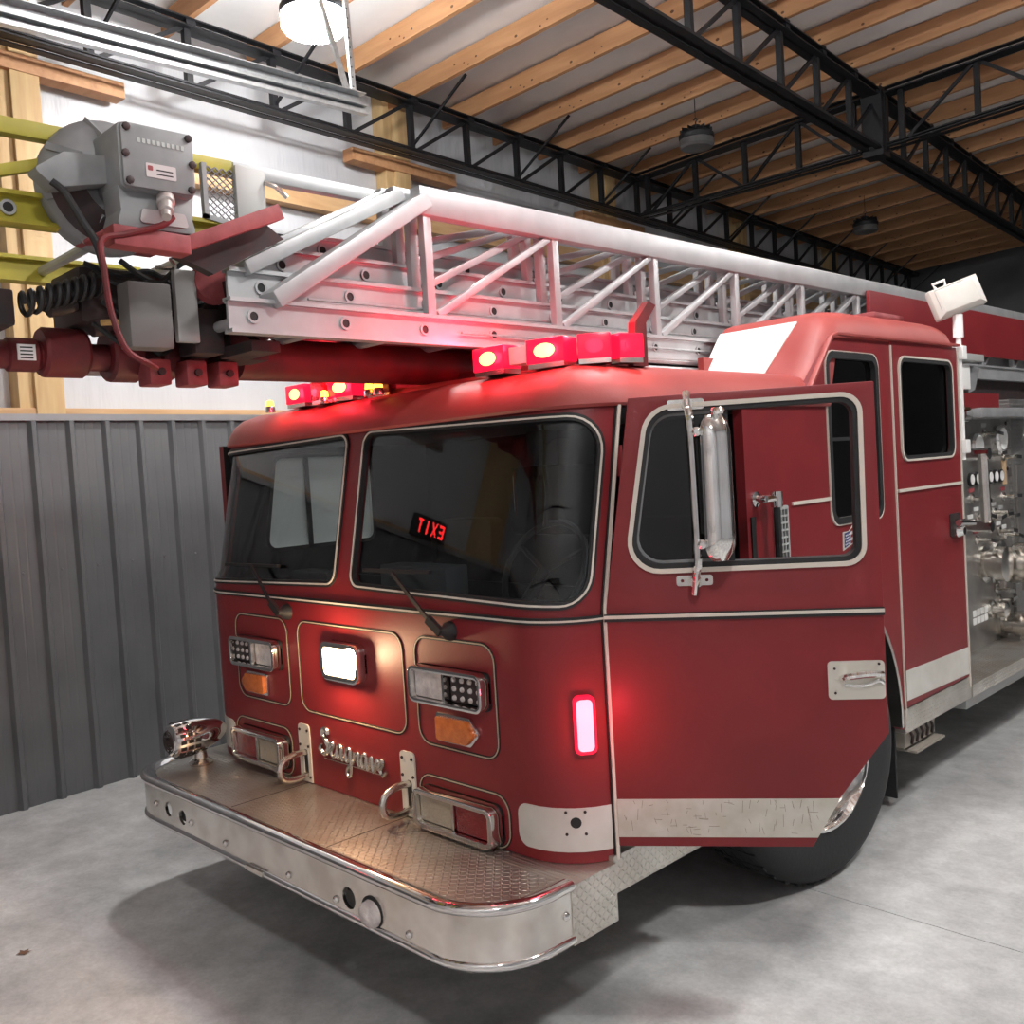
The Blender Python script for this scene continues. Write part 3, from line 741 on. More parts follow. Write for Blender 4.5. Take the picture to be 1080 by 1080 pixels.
# far side of the cab, with its door window
lw = rpoly([(.36, 1.46), (1.03, 1.46), (1.03, 1.93), (.44, 1.93)], .05)
lw2 = rrect(1.665, 2.13, 1.488, 1.95, .055)
side = [(.165, ZT), (.165, ZB), (.765, ZB)] + ARCH[:] + [(2.29, .46), (3.1, .46), (3.1, 2.295), (1.75, 2.285), (1.52, 2.06), (1.44, 1.99)]
m = MB(); panel(m, side, [lw, lw2], SLF, -.04, 0, 0, 0, 1)
so = m.build('cab_side', [RED, INT], T, smooth=30)
for q in (lw, lw2):
    g = MB().prism(q, SLF, -.02, -.016).build('side_window', MILKY, T)
    MB().strip(dens(q, .05), .02, SLF, -.045, .008).build('rubber_seal', CHROME, g)
MB().box(-1.2, -1.17, .62, .645, 1.46, 1.93).build('window_divider', BLACK, so)
# back wall of the cab and the bulkhead behind the front seats
MB().box(-1.17, 1.17, 3.06, 3.1, .5, 2.3).build('cab_back', [RED], T)
m = MB(); panel(m, [(-1.16, .6), (1.16, .6), (1.16, 1.97), (-1.16, 1.97)], [rrect(-.5, .5, 1.45, 1.8, .05)], lambda a, b, d: (a, 1.45 + d, b), -.02, .02)
MB_ = m.build('bulkhead', INT, T)
# ---- cab interior
MB().box(-1.15, 1.15, .1, 1.45, .56, .62).build('cab_floor', INT, T)
dsh = MB().prism([(.06, .9), (.06, 1.30), (.1, 1.34), (.34, 1.32), (.42, 1.22), (.42, .9)], lambda a, b, d: (d, a + .0, b), -1.08, 1.08).build('dashboard', INT, T, .01)
MB().box(-.12, .3, .28, .4, 1.31, 1.43).build('radio_box', INTG, dsh, .01)
MB().box(-.85, -.55, .3, .42, 1.30, 1.38).build('gauge_hood', INTG, dsh, .01)
stw = MB().tube([(.62 + .2 * math.cos(t), .50 + .09 * math.sin(t), 1.40 + .18 * math.sin(t)) for t in [i * PI / 14 for i in range(28)]], .014, 8, True).build('steering_wheel', BLACK, T)
MB().tube([(.62, .30, 1.2), (.62, .50, 1.40)], .025, 8).build('column', BLACK, stw)
for a in (0, 2 * PI / 3, 4 * PI / 3): MB().tube([(.62, .5, 1.4), (.62 + .2 * math.cos(a + .5), .5 + .09 * math.sin(a + .5), 1.4 + .18 * math.sin(a + .5))], .010, 6).build('spoke', BLACK, stw)
def seat(x):
    k = MB().box(x - .24, x + .24, .75, 1.2, .85, 1.0).build('seat', mat('black_vinyl', (.02, .02, .022), .45), T, .04, seg=3)
    MB().prism(rpoly([(x - .23, .98), (x + .23, .98), (x + .21, 1.55), (x - .21, 1.55)], .06, 4), lambda a, b, d: (a, 1.18 + d + (b - 1) * .12, b), 0, .11).build('backrest', MATS['black_vinyl'], k, .015)
    MB().box(x - .2, x + .2, .8, 1.15, .62, .85).build('pedestal', INT, k)
seat(.66); seat(-.66)
MB().prism(rpoly([(-.36, .62), (.36, .62), (.3, 1.12), (-.3, 1.12)], .08, 4), lambda a, b, d: (a, d, b), .45, 1.42).build('engine_cover', INTG, T, .02)
hs = MB().tube(crom([(.72, .42, 1.95), (.70, .45, 1.8), (.72, .44, 1.7), (.69, .45, 1.58)]), .012, 6).build('radio_cord', BLACK, T)
MB().box(.66, .75, .40, .48, 1.80, 1.93).build('microphone', BLACK, hs, .012)

# ---- bumper
BF, BRAD, BY = .95, .25, -.41
def BP(u, z, d=0):
    x, y = bend(u, d, BF, BRAD, BY); return (x, y, z)
UE = BF + BRAD * PI / 2 + .09
hl = [circ(-.776, .455, .031), circ(-.648, .448, .031), circ(.53, .44, .036)]
m = MB(); panel(m, [(-UE, .375), (UE, .375), (UE, .53), (-UE, .53)], hl, BP, -.012, 0, .05)
bm_ = m.build('bumper', CHROMED, T, smooth=30)
us = [-UE + 2 * UE * i / 60 for i in range(61)]
m = MB(); m.loft([[BP(u, z, d) for d, z in ((-.05, .546), (-.03, .556), (-.005, .562), (.010, .556), (.016, .545), (.012, .532), (.0, .526))] for u in us]); m.build('rolled_top_edge', CHROME, bm_, smooth=60)
m = MB(); m.loft([[BP(u, z, d) for d, z in ((.0, .392), (.008, .388), (.010, .375), (.004, .366), (-.03, .366))] for u in us]); m.build('lower_lip', CHROME, bm_, smooth=60)
MB().box(-.85, -.56, -.34, -.30, .38, .52).box(.46, .78, -.34, -.30, .38, .52).build('hole_backing', BLACK, bm_)
dk = [BP(u, 0, -.045)[:2] for u in us] + [(1.155, .2), (-1.155, .2)]
MB().prism(dk, lambda a, b, d: (a, b, d), .52, .543).build('deck_plate', DIAX, bm_, smooth=0)
for a, b in ((-.33, -.325), (.33, .335)): MB().box(a, b, -.36, -.005, .5432, .5436).build('deck_seam', DARK, bm_, smooth=0)
bo = MB().lathe([(.013, 0), (.013, .004), (.009, .009), (.003, .011)], (0, 0, 0), (0, -1, 0), 10).mesh('carriage_bolt', CHROME)
instances('carriage_bolt', bo, [(x, BY, z) for x, z in ((-.893, .455), (-.571, .442), (-.289, .425), (.166, .42), (.456, .415), (.84, .415))], bm_)
o = put('carriage_bolt', bo, bm_, (1.2, -.10, .46)); o.rotation_euler.z = PI / 2
for s in (1, -1):
    MB().box(min(s * .9, s * 1.204), max(s * .9, s * 1.204), -.075, .135, .36, .5435).build('bumper_end', DIAY, bm_, .003)
# bumper lamp and its empty neighbour
lp_ = MB().lathe([(.052, 0), (.052, .006), (.044, .012)], (.655, BY + .002, .43), (0, -1, 0), 24).build('bumper_lamp', BLACK, bm_)
MB().lathe([(.046, .004), (.043, .02), (.03, .03), (.001, .036)], (.66, BY, .43), (.25, -1, 0), 24).build('lens', CLEAR, lp_)
MB().box(-.12, .0, BY - .014, BY + .0, .372, .39).build('scuff_plate', CHROMED, bm_)
MB().box(.93, 1.05, BY + .05, BY + .12, .34, .37).build('tow_eye', CHROMED, bm_, .01)

# ---- torpedo siren
sr = MB().lathe([(.05, 0), (.055, .012), (.03, .03), (.026, .06), (.035, .07)], (-.985, -.15, .543), (0, 0, 1), 20).build('siren', CHROMED, T)
MB().lathe([(.001, 0), (.055, 0), (.073, .012), (.078, .03), (.078, .12), (.072, .17), (.056, .22), (.034, .255), (.014, .275), (.001, .277)], (-.995, -.29, .676), (.02, 1, .03), 28).build('siren_body', CHROME, sr)
sl = MB().box(-.008, .008, -.012, .012, .0765, .0805).mesh('siren_slot', BLACK)
for k in range(16):
    for j in range(3):
        o = put('siren_slot', sl, sr, (-.995, -.255 + .034 * j, .676)); o.rotation_euler = (0, k * PI / 8, 0)
m = MB()
for k in range(5): m.tube([(-.995 + .012 * k * math.cos(t), -.292, .676 + .012 * k * math.sin(t)) for t in [i * PI / 8 for i in range(16)]] if k else [(-.995, -.292, .62), (-.995, -.292, .73)], .0025, 5, k > 0)
m.build('siren_grille', DARK, sr)
# ---- open front door
HX, HY, DA = 1.21, .17, R(36)
e_ = Vector((math.cos(DA), math.sin(DA), 0)); n_ = Vector((math.sin(DA), -math.cos(DA), 0))
def D(s, z, d=0):
    p = Vector((HX, HY, 0)) + e_ * s + n_ * d; return (p.x, p.y, z)
dpoly = [(-.018, .587), (.577, .587), (.66, .735), (.812, .935), (.812, 1.988), (.09, 1.99), (.045, 1.7), (-.018, 1.31)]
dwin = rpoly([(.066, 1.463), (.752, 1.463), (.758, 1.945), (.152, 1.945)], [.085, .05, .05, .085], 7)
m = MB(); panel(m, dpoly, [dwin], D, -.055, 0)
door = m.build('front_door', [RED], T, .005, smooth=30)
MB().strip(dens(dwin, .05), .022, D, -.05, .004).build('window_seal', BLACK, door)
MB().strip(dens(rpoly([(.055, 1.452), (.763, 1.452), (.768, 1.955), (.145, 1.955)], [.09, .055, .055, .09], 7), .05), .014, D, 0, .011).build('window_bead', CREAM, door)
vent = [p for p in dwin if p[0] < .36] 
vent = rpoly([(.066, 1.463), (.372, 1.463), (.372, 1.945), (.152, 1.945)], [.085, .01, .01, .085], 6)
vg = MB().prism(vent, D, -.03, -.026).build('vent_glass', DGLASS, door)
MB().strip(dens(rpoly([(.082, 1.478), (.365, 1.478), (.362, 1.93), (.16, 1.93)], [.075, .01, .01, .075], 6), .05), .008, D, -.026, -.016).build('vent_bead', GREYC, vg)
MB().prism([(.36, 1.455), (.388, 1.455), (.388, 1.95), (.36, 1.95)], D, -.045, -.012).build('window_divider', BLACK, door)
MB().strip([(-.02, 1.312), (.812, 1.306)], .024, D, 0, .008, False).build('belt_moulding', BLACK, door)
MB().strip([(-.02, 1.315), (.812, 1.309)], .010, D, .007, .012, False).build('belt_bead', CREAM, door)
CRACK = mat('crazed_white_paint', (.56, .55, .49), .5, col2=(.47, .45, .38), nscale=14, stretch=(1, 1, 1))
MB().prism([(-.012, .618), (.592, .618), (.662, .738), (-.012, .738)], D, 0, .003).build('white_stripe', CRACK, door, smooth=0)
m = MB()
for k in range(70):
    a, b = random.uniform(0, .6), random.uniform(.625, .73); v = random.random() < .65; l = random.uniform(.01, .04)
    c, d_ = (a + random.uniform(-.006, .006), min(b + l, .735)) if v else (min(a + l * .8, .6 + .5 * (b - .618)), b + random.uniform(-.004, .004))
    m.bar(D(a, b, .0032), D(c, d_, .0032), .0012, .0006, tuple(n_))
cr = m.build('paint_cracks', mat('crack_brown', (.2, .17, .12), .8), door, smooth=0); cr['kind'] = 'stuff'
# latch plate and handle
lp = MB().prism(rrect(.642, .806, 1.042, 1.158, .012, 3), D, 0, .005).build('handle_plate', mat('brushed_plate', (.62, .6, .53), .4, .4), door)
MB().tube(crom([D(.682, 1.105, .005), D(.70, 1.118, .035), D(.75, 1.125, .04), D(.785, 1.122, .03), D(.795, 1.118, .005)]), .011, 8).build('pull_handle', CHROME, door)
MB().tube(crom([D(.688, 1.086, .006), D(.74, 1.085, .014), D(.785, 1.10, .016), D(.80, 1.09, .006)]), .006, 6).build('latch_lever', CHROME, door)
bb = MB().lathe([(.004, 0), (.004, .003)], (0, 0, 0), tuple(n_), 8).mesh('plate_screw', DARK)
instances('plate_screw', bb, [D(.662, 1.136, .005), D(.662, 1.062, .005), D(.79, 1.148, .005)], door)
# mirror
mi_ = MB().tube(crom([D(.265, 1.99, .03), D(.266, 1.945, .075), D(.272, 1.9, .10), D(.275, 1.7, .10), D(.275, 1.5, .10), D(.268, 1.45, .085), D(.262, 1.385, .03)]), .012, 10).build('mirror_arm', CHROME, door)
for z in (1.957, 1.42):
    k = MB(); panel(k, rrect(.208, .318, z - .016, z + .016, .008, 3), [circ(.226, z, .005, 8), circ(.30, z, .005, 8)], D, 0, .008); k.build('mirror_bracket', CHROMED, door)
    MB().prism(rrect(.25, .282, z - .014, z + .014, .008, 3), D, .006, .06).build('bracket_stub', CHROMED, door)
def MH(a, b, d):                                # mirror head stands nearly edge-on to the door
    p = Vector(D(.345, 0, .105)) + (e_ * math.cos(R(38)) - n_ * math.sin(R(38))) * a + (n_ * math.cos(R(38)) + e_ * math.sin(R(38))) * d
    return (p.x, p.y, b)
rg = []
for b in [1.487 + .43 * i / 20 for i in range(21)]:
    t = min(1, min(b - 1.487, 1.917 - b) / .05); w = .028 + .022 * math.sqrt(max(0, 1 - (1 - t) ** 2))
    rg.append([MH(w * math.cos(q), b, -.01 + .045 * math.sin(q) * (.4 + .6 * t)) for q in [PI * i / 12 for i in range(13)]])
mh = MB().loft(rg, True, 0, True).build('mirror_head', CHROME, door, smooth=60)
MB().prism(rrect(-.046, .046, 1.5, 1.904, .03, 5), MH, -.018, -.011).build('mirror_glass', mat('mirror_glass', (.8, .8, .8), .02, 1), door)
for z in (1.87, 1.54): MB().lathe([(.014, -.012), (.014, .016), (.008, .022)], D(.288, z, .115), tuple(n_), 10).build('clamp_bolt', CHROME, door)
MB().lathe([(.016, 0), (.022, .01), (.016, .02)], MH(0, 1.917, .01), (0, 0, 1), 12).build('mirror_cap', CHROME, door)
# inside skin of the door
m = MB(); panel(m, [(.03, .62), (.55, .62), (.78, .96), (.78, 1.43), (.03, 1.43)], [], D, -.062, -.055); m.build('door_card', INTG, door)
# hinges
for z in (.75, 1.25, 1.8): MB().lathe([(.014, -.05), (.014, .05)], (HX - .05, HY + .05 + yf(z), z), (0, 0, 1), 10).build('hinge', RED, door)

# ---- front steps below the doors, chassis, wheels
for s in (1, -1):
    a, b = sorted((s * .75, s * 1.195))
    MB().box(a, b, .135, .76, .44, .56).build('cab_step', DIAY, T, .004)
    a, b = sorted((s * .36, s * .46))
    MB().box(a, b, -.3, 7.5, .38, .515).build('frame_rail', DARK, T)
MB().lathe([(.05, -.95), (.06, -.5), (.05, 0), (.06, .5), (.05, .95)], (0, 1.5, .5), (1, 0, 0), 12).build('front_axle', DARK, T)
def wheel(x, y, s, steer, dual=False):
    t = bpy.data.objects.new('wheel', None)
    prof = [(.29, .0), (.40, .012), (.46, .006), (.495, -.01), (.515, -.04), (.52, -.07), (.52, -.23), (.515, -.26), (.495, -.29), (.44, -.302), (.29, -.295)]
    tr = MB().lathe([(r, q) for r, q in prof], (0, 0, 0), (1, 0, 0), 56, cap=False)
    w = tr.build('wheel', TYRE, T, smooth=40)
    gm = MB()
    for k in range(4):
        gm.lathe([(.5175, -.085 - .045 * k), (.5225, -.085 - .045 * k), (.5225, -.105 - .045 * k), (.5175, -.105 - .045 * k)], (0, 0, 0), (1, 0, 0), 56, cap=False)
    gm.build('tread_rib', TYRE, w)
    tb = MB().box(-.295, -.04, -.014, .014, .513, .5235).mesh('tread_block', TYRE)
    for k in range(40):
        o = put('tread_block', tb, w); o.rotation_euler = (k * 2 * PI / 40, 0, 0)
    MB().lathe([(.30, .01), (.285, .015), (.275, -.0), (.265, -.06), (.22, -.075), (.16, -.06), (.13, -.03), (.10, .02), (.09, .07), (.05, .08), (.001, .08)], (0, 0, 0), (1, 0, 0), 40, cap=False).build('rim', CHROME, w, smooth=40)
    nt_ = MB().lathe([(.016, 0), (.016, .025), (.008, .03)], (-.06, 0, .19), (1, 0, 0), 8).mesh('wheel_nut', CHROMED)
    for k in range(10):
        o = put('wheel_nut', nt_, w); o.rotation_euler = (k * PI / 5, 0, 0)
    w.location = (x, y, .522); w.rotation_euler = (0, 0, (0 if s > 0 else PI) + steer)
    return w
wheel(1.205, 1.5, 1, R(-8)); wheel(-1.205, 1.5, -1, R(-8))
wheel(1.15, 6.6, 1, 0); wheel(-1.15, 6.6, -1, 0)
MB().box(-1.15, 1.15, .78, .8, .6, 1.3).build('wheel_well', BLACK, T)
MB().box(.7, 1.16, 2.25, 2.262, .13, .7).build('mud_flap', BLACK, T)
ib = MB().box(.95, 1.16, 2.36, 2.72, .34, .44).build('under_step_box', mat('dusty_tan', (.3, .27, .23), .7), T, .004)
m = MB()
for k in range(5): MB().tube([(1.165, 2.40 + .06 * k, .43), (1.175, 2.42 + .06 * k, .39), (1.165, 2.43 + .06 * k, .35)], .007, 6).build('bent_pipe', DARK, ib)
MB().box(.96, 1.2, 2.40, 2.74, .315, .325).build('step_tread', MATS['dusty_tan'], ib)

# ---- pump house and body behind the cab
PX = .9
pp = MB().box(.3, PX, 3.14, 4.73, .5, 1.98).build('pump_panel', ALUD, T, .003)
def PP(y, z, d=0): return (PX + d, y, z)
for y in (4.04, 4.14, 4.24, 4.36, 4.46, 4.56):
    k = MB().prism(circ(y, 1.56, .042, 16), PP, 0, .015).build('small_gauge', BLACK, pp)
    MB().prism(circ(y, 1.56, .032, 16), PP, .015, .018).build('gauge_face', RWHITE, k)
for y, z, r in ((4.10, 1.76, .085), (4.52, 1.80, .09)):
    k = MB().lathe([(r, 0), (r, .03), (r * .85, .045)], PP(y, z), (1, 0, 0), 24).build('pressure_gauge', CHROME, pp)
    MB().lathe([(r * .8, .043), (r * .8, .048)], PP(y, z), (1, 0, 0), 24).build('gauge_face', RWHITE, k)
for y, z, r, l in ((4.22, 1.02, .11, .14), (4.48, 1.0, .13, .2), (4.5, .6, .085, .16), (4.3, .72, .05, .1)):
    k = MB().lathe([(r * 1.1, 0), (r * 1.1, .02), (r * .8, .03), (r * .8, l * .5), (r, l * .55), (r, l), (r * .6, l + .01)], PP(y, z), (1, 0, 0), 24).build('hose_inlet', CHROMED, pp)
    for t in range(3):
        a = t * 2 * PI / 3 + .4
        MB().bar(PP(y + r * .9 * math.cos(a), z + r * .9 * math.sin(a), l * .8), PP(y + r * 1.35 * math.cos(a), z + r * 1.35 * math.sin(a), l * .8), .025, .025).build('cap_lug', CHROMED, k)
random.seed(3)
for y, z in ((4.02, 1.28), (4.12, 1.32), (4.3, 1.3), (4.42, 1.33), (4.55, 1.3), (4.1, 1.18), (4.5, 1.2), (4.6, 1.17), (4.4, .84), (4.56, .87), (4.45, .76), (4.6, 1.42), (4.05, 1.44), (4.3, 1.84), (4.35, 1.7), (4.62, 1.68)):
    k = MB().lathe([(.03, 0), (.03, .012), (.012, .016), (.012, .09)], PP(y, z), (1, 0, 0), 10).build('valve_pull', CHROMED, pp)
    MB().bar(PP(y - .045, z + random.uniform(-.02, .02), .095), PP(y + .045, z + random.uniform(-.02, .02), .095), .022, .022).build('pull_handle', CHROME, k)
    MB().prism(rrect(y - .04, y + .04, z + .04, z + .065, .004, 2), PP, 0, .003).build('name_tag', random.choice([RWHITE, REDB, RWHITE, GREYP]), k)
for j in range(2):
    for k in range(4): MB().prism(rrect(4.0 + .065 * k, 4.05 + .065 * k, .66 + .05 * j, .70 + .05 * j, .004, 2), PP, 0, .004).build('name_tag', RWHITE, pp)
MB().prism(rrect(4.6, 4.68, 1.5, 1.66, .005, 2), PP, 0, .004).build('instruction_plate', mat('buff_plate', (.5, .34, .2), .6), pp)
for z in (.7, 1.0, 1.3, 1.6, 1.9): MB().prism(circ(4.70, z, .012, 8), PP, 0, .008).build('panel_bolt', DARK, pp)
k = MB().tube([(1.1, 3.72, 1.30), (1.1, 3.70, 1.72)], .028, 10).build('grab_pipe', CHROMED, T)
for z in (1.30, 1.72): MB().tube([(PX, 3.72, z), (1.1, 3.72, z), (1.13, 3.72, z)], .035, 10).build('pipe_flange', CHROME, k)
MB().box(.85, 1.1, 3.72, 5.0, 1.93, 1.985).build('cross_rail', GREYC, T, .004)
MB().lathe([(.05, 0), (.05, .1), (.03, .12)], (1.0, 3.62, 1.955), (0, 1, 0), 14).build('rail_cap', CHROME, T)
MB().box(.35, 1.0, 3.5, 4.3, 1.985, 2.08).build('hose_bed_rail', RED, T)
kk = MB().box(.62, 1.02, 3.38, 3.78, 2.10, 2.24).build('roof_locker', RWHITE, T, .004)
MB().box(.60, 1.06, 3.34, 3.9, 2.26, 2.30).build('locker_lid', GREYP, kk, .004)
MB().prism([(3.8, 2.24), (4.0, 2.24), (3.9, 2.1), (3.8, 2.08)], lambda a, b, d: (d, a, b), .7, 1.0).build('locker_bracket', GREYC, kk)
MB().box(-1.15, PX + .02, 4.73, 9.0, .52, 2.06).build('body_side', DIAF, T)
MB().box(PX + .02, PX + .035, 4.78, 5.4, 1.02, 1.62).build('compartment_door', ALUD, T, .004)
MB().box(-1.15, .3, 3.14, 4.73, .5, 1.9).build('pump_house', ALUD, T)
rb_ = MB().box(.6, 1.2, 3.12, 9.0, .44, .5).build('running_board', DIAX, T, .004)
MB().box(1.185, 1.205, 3.12, 9.0, .435, .503).build('tread_edge', DIAY, rb_, .004)
MB().box(.8, 1.16, 3.14, 9.0, .36, .435).build('board_support', GREYP, rb_)
# scene light on a pole at the back corner of the cab
kk = MB().tube([(1.2, 3.13, 1.7), (1.2, 3.13, 2.42)], .014, 10).build('scene_light_pole', RWHITE, T)
for z in (1.77, 2.26): MB().box(1.14, 1.23, 3.1, 3.16, z - .035, z + .035).build('pole_clamp', RWHITE, kk, .004)
def frame(nrm, up):
    z = Vector(nrm).normalized(); x = Vector(up).cross(z).normalized(); y = z.cross(x); return Matrix((x, y, z)).transposed()
Mq = Matrix.Rotation(R(-38), 3, 'Z') @ Matrix.Rotation(R(-14), 3, 'Y') @ Matrix.Rotation(R(8), 3, 'X')
def SLt(a, b, d): return Vector((1.2, 3.13, 2.55)) + frame((.62, -.78, .1), (-.25, -.2, 1)) @ (Vector((a, b, d)) * .82)
hb = MB().prism(rrect(-.16, .16, -.10, .10, .01, 3), SLt, -.05, .0).build('scene_light', WHITE, T, .006)
rg = [[SLt(a * q, b * q, d) for a, b in ((-.16, -.1), (.16, -.1), (.16, .1), (-.16, .1))] for q, d in ((1, .0), (.96, .02), (.7, .05))]
MB().loft(rg, True, 0, True).build('light_back', WHITE, hb, .004)
for j in range(5): MB().bar(SLt(-.13, -.035 + .026 * j, .035), SLt(.06, -.035 + .026 * j, .035), .008, .03, SLt(0, 1, 0) - SLt(0, 0, 0)).build('cooling_fin', GREYP, hb)
MB().tube([SLt(-.09, .1, -.02), SLt(-.1, .135, -.02), SLt(-.02, .135, -.02), SLt(-.03, .1, -.02)], .008, 6).build('carry_handle', RWHITE, hb)
MB().tube([(1.2, 3.13, 2.34), (1.2, 3.13, 2.46)], .026, 10).build('swivel', RWHITE, hb)
MB().prism(rrect(-.15, .15, -.09, .09, .01, 3), SLt, -.056, -.05).build('lens', CLEAR, hb)

# ---- light pods along the roof corners
def pod(x, y, yaw, w, lit, s, core=RHOT):
    x *= s; yaw = yaw * s
    M3 = Matrix.Rotation(R(yaw), 3, 'Z'); zb = 2.128; h = .082
    def pt(a, b, c): return Vector((x, y, zb)) + M3 @ Vector((a, b, c))
    k = MB().obox(pt(0, 0, .012 + h / 2), (w, .09, h), M3).build('warning_light', RLIT if lit else RLENS, T, .006)
    MB().obox(pt(0, .0, .004), (w * .95, .08, .016), M3).build('pod_base', CHROMED, k)
    if lit:
        m = MB(); m.add([pt(.042 * math.cos(t) * min(1, w / .15), -.0465, .012 + h / 2 + .024 * math.sin(t)) for t in [i * PI / 10 for i in range(20)]], [tuple(range(20))]); m.build('lamp_core', core, k)
        plight('red_glow', pt(0, -.11, .06), (1, .03, .06), lit, .03, k)
        plight('red_glow', pt(0, .0, .14), (1, .03, .06), lit * 1.6, .03, k)
    return k
for s in (1,):
    pod(.70, .24, 0, .155, 2.2, s); pod(.93, .275, 10, .15, 3.0, s); pod(1.06, .345, 38, .11, 1.2, s, RLIT); pod(1.10, .45, 75, .10, 1.0, s, RLIT)
    for a, b in (((.775, .25), (.86, .262)),):
        MB().bar((s * a[0], a[1], 2.18), (s * b[0], b[1], 2.18), .06, .06).build('pod_link', WHITE, T, .004)
    br = MB().prism([(.50, 2.12), (.58, 2.12), (.58, 2.27), (.64, 2.335), (.60, 2.345), (.52, 2.27)], lambda a, b, d: (s * (1.07 + d), a, b), 0, .03).build('pod_bracket', REDM, T)
pod(-.55, .245, 0, .15, 2.2, 1); pod(-.25, .27, 8, .15, 3.0, 1); pod(-.39, .255, 0, .1, 0, 1)
pod(-.09, .33, 30, .1, 0, 1)
for x in (-.76, -.32, -.0, .06):
    k = MB().lathe([(.022, 0), (.022, .02), (.016, .03)], (x, .2, 2.12), (0, 0, 1), 12).build('clearance_light', CHROMED, T)
    MB().lathe([(.018, .028), (.016, .05), (.006, .056)], (x, .2, 2.12), (0, 0, 1), 12).build('amber_core', AHOT, k)

# ---- aerial ladder: four nested sections
def section(xh, zr, yfront, yback, ztop, top_y, hand, posts, rungs, hr=.092, tw=.055, th=.098, brace_y=None, fly=False):
    """xh half width, zr underside of the base rails, top_y where the hand rail starts, hand = its top"""
    m = MB()
    for s in (1, -1):
        x = s * xh
        y0 = -.55 if fly else yfront
        m.box(x - .006, x + .006, y0, yback, zr, zr + hr)
        for z in (zr, zr + hr): m.box(x - .024, x + .024, y0, yback, z - .006, z + .006)
    sec = m.build('ladder_section', ALU, T, smooth=0)
    for s in (1, -1):
        x = s * xh
        MB().box(x - tw / 2, x + tw / 2, top_y, yback, hand - th, hand).build('hand_rail', ALU, sec, .006)
        if brace_y is not None:
            MB().bar((x, brace_y, zr + hr + .004), (x, top_y + .03, hand - th / 2 + .003), tw, .088, (1, 0, 0)).build('front_brace', ALU, sec, .006)
        if fly:
            MB().box(x - .006, x + .006, yfront, -.552, zr, zr + hr).box(x - .03, x + .03, yfront, -.552, zr + hr - .006, zr + hr + .006).box(x - .03, x + .03, yfront, -.552, zr - .006, zr + .006).build('yellow_rail_tip', YEL, sec, smooth=0)
            MB().box(x - .02, x + .02, yfront, -.552, hand - th, hand).build('yellow_hand_rail_tip', YEL, sec, .004)
    pm = MB().box(-.016, .016, -.018, .018, zr + hr, hand - th + .004).mesh('post', ALU, .004)
    dy = posts[1] - posts[0]
    dm = MB().bar((0, .03, zr + hr + .01), (0, dy - .03, hand - th), .026, .03, (1, 0, 0)).mesh('diagonal_brace', ALU, .004)
    for s in (1, -1):
        for i, y in enumerate(posts):
            put('post', pm, sec, (s * xh, y, 0))
            if i + 1 < len(posts): put('diagonal_brace', dm, sec, (s * xh, y, 0))
    rm = MB().tube([(-xh, 0, zr + hr * .5), (xh, 0, zr + hr * .5)], .017, 10)
    for s in (-1, 1):
        rm.lathe([(.021, 0), (.021, .012), (.014, .012)], (s * xh, 0, zr + hr * .5), (s, 0, 0), 12, cap=False)
        rm.lathe([(.0145, .009), (.0145, .0095)], (s * xh, 0, zr + hr * .5), (s, 0, 0), 12, 1)
    rme = rm.mesh('rung', [ALU, BLACK])
    for y in rungs: put('rung', rme, sec, (0, y, 0))
    return sec
PO = [.075 + .655 * k for k in range(11)]
section(.55, 2.248, -.70, 7.2, 0, .04, 2.785, PO, [-.62 + .33 * k for k in range(14)], brace_y=-.555)
section(.485, 2.35, -.66, 7.0, 0, -.02, 2.79, [p - .01 for p in PO], [-.55 + .33 * k for k in range(14)], tw=.045, th=.06, brace_y=-.61)
section(.42, 2.445, -.52, 6.8, 0, -.02, 2.80, [p - .02 for p in PO], [-.43 + .33 * k for k in range(13)], tw=.045, th=.05, brace_y=-.46)
fly = section(.36, 2.535, -3.2, 6.6, 0, -.55, 2.812, [p - .03 for p in PO[:9]], [-3.2 + .33 * k for k in range(18)], hr=.075, tw=.04, th=.045, fly=True)
pm = MB().box(-.014, .014, -.016, .016, 2.61, 2.77).mesh('yellow_post', YEL, .003)
dm = MB().bar((0, .0, 2.615), (0, .5, 2.775), .03, .028, (1, 0, 0)).mesh('yellow_diagonal', YEL, .003)
for s in (1, -1):
    for y in (-2.6, -2.0, -1.42): put('yellow_post', pm, fly, (s * .36, y, 0)); put('yellow_diagonal', dm, fly, (s * .36, y + .02, 0))
ro = MB().tube([(0, 0, 0), (0, 3.4, 0)], .0045, 5).mesh('hoist_cable', GALV)
for x, y, z in ((.52, -.4, 2.37), (.515, -.3, 2.355), (.45, -.35, 2.46), (.57, .15, 2.25), (-.45, -.35, 2.46), (.57, .2, 2.29)): put('hoist_cable', ro, T, (x, y, z))
for z in (2.20, 2.235, 2.15): MB().tube([(.56, 1.2, z), (.56, 4.0, z)], .013, 8).build('hydraulic_line', ALU, T)
# red name board on the base section
MB().box(.585, .61, 3.40, 7.0, 2.40, 2.715).build('name_board', RED, T, .004)
MB().box(-.3, .3, -.3, 6.5, 2.31, 2.33).build('ladder_belly_pan', DARK, T)
MB().lathe([(.075, -.45), (.075, 5.0)], (.12, 0, 2.23), (0, 1, 0), 20).build('waterway_pipe', REDM, T)
cr_ = MB().box(-.6, .6, -.03, .03, 2.165, 2.2).mesh('ladder_rest', REDM, .004)
for y in (.55, 2.4): put('ladder_rest', cr_, T, (0, y, 0))
# standing feet that carry the ladder on the cab roof and body
for y in (.55, 2.4):
    for s in (-1, 1): MB().box(s * .5 - .03, s * .5 + .03, y - .03, y + .03, 2.12, 2.17).build('rest_foot', REDM, T)
MB().box(-.5, .5, 4.8, 7.0, 2.05, 2.25).build('turntable_bed', DARK, T)

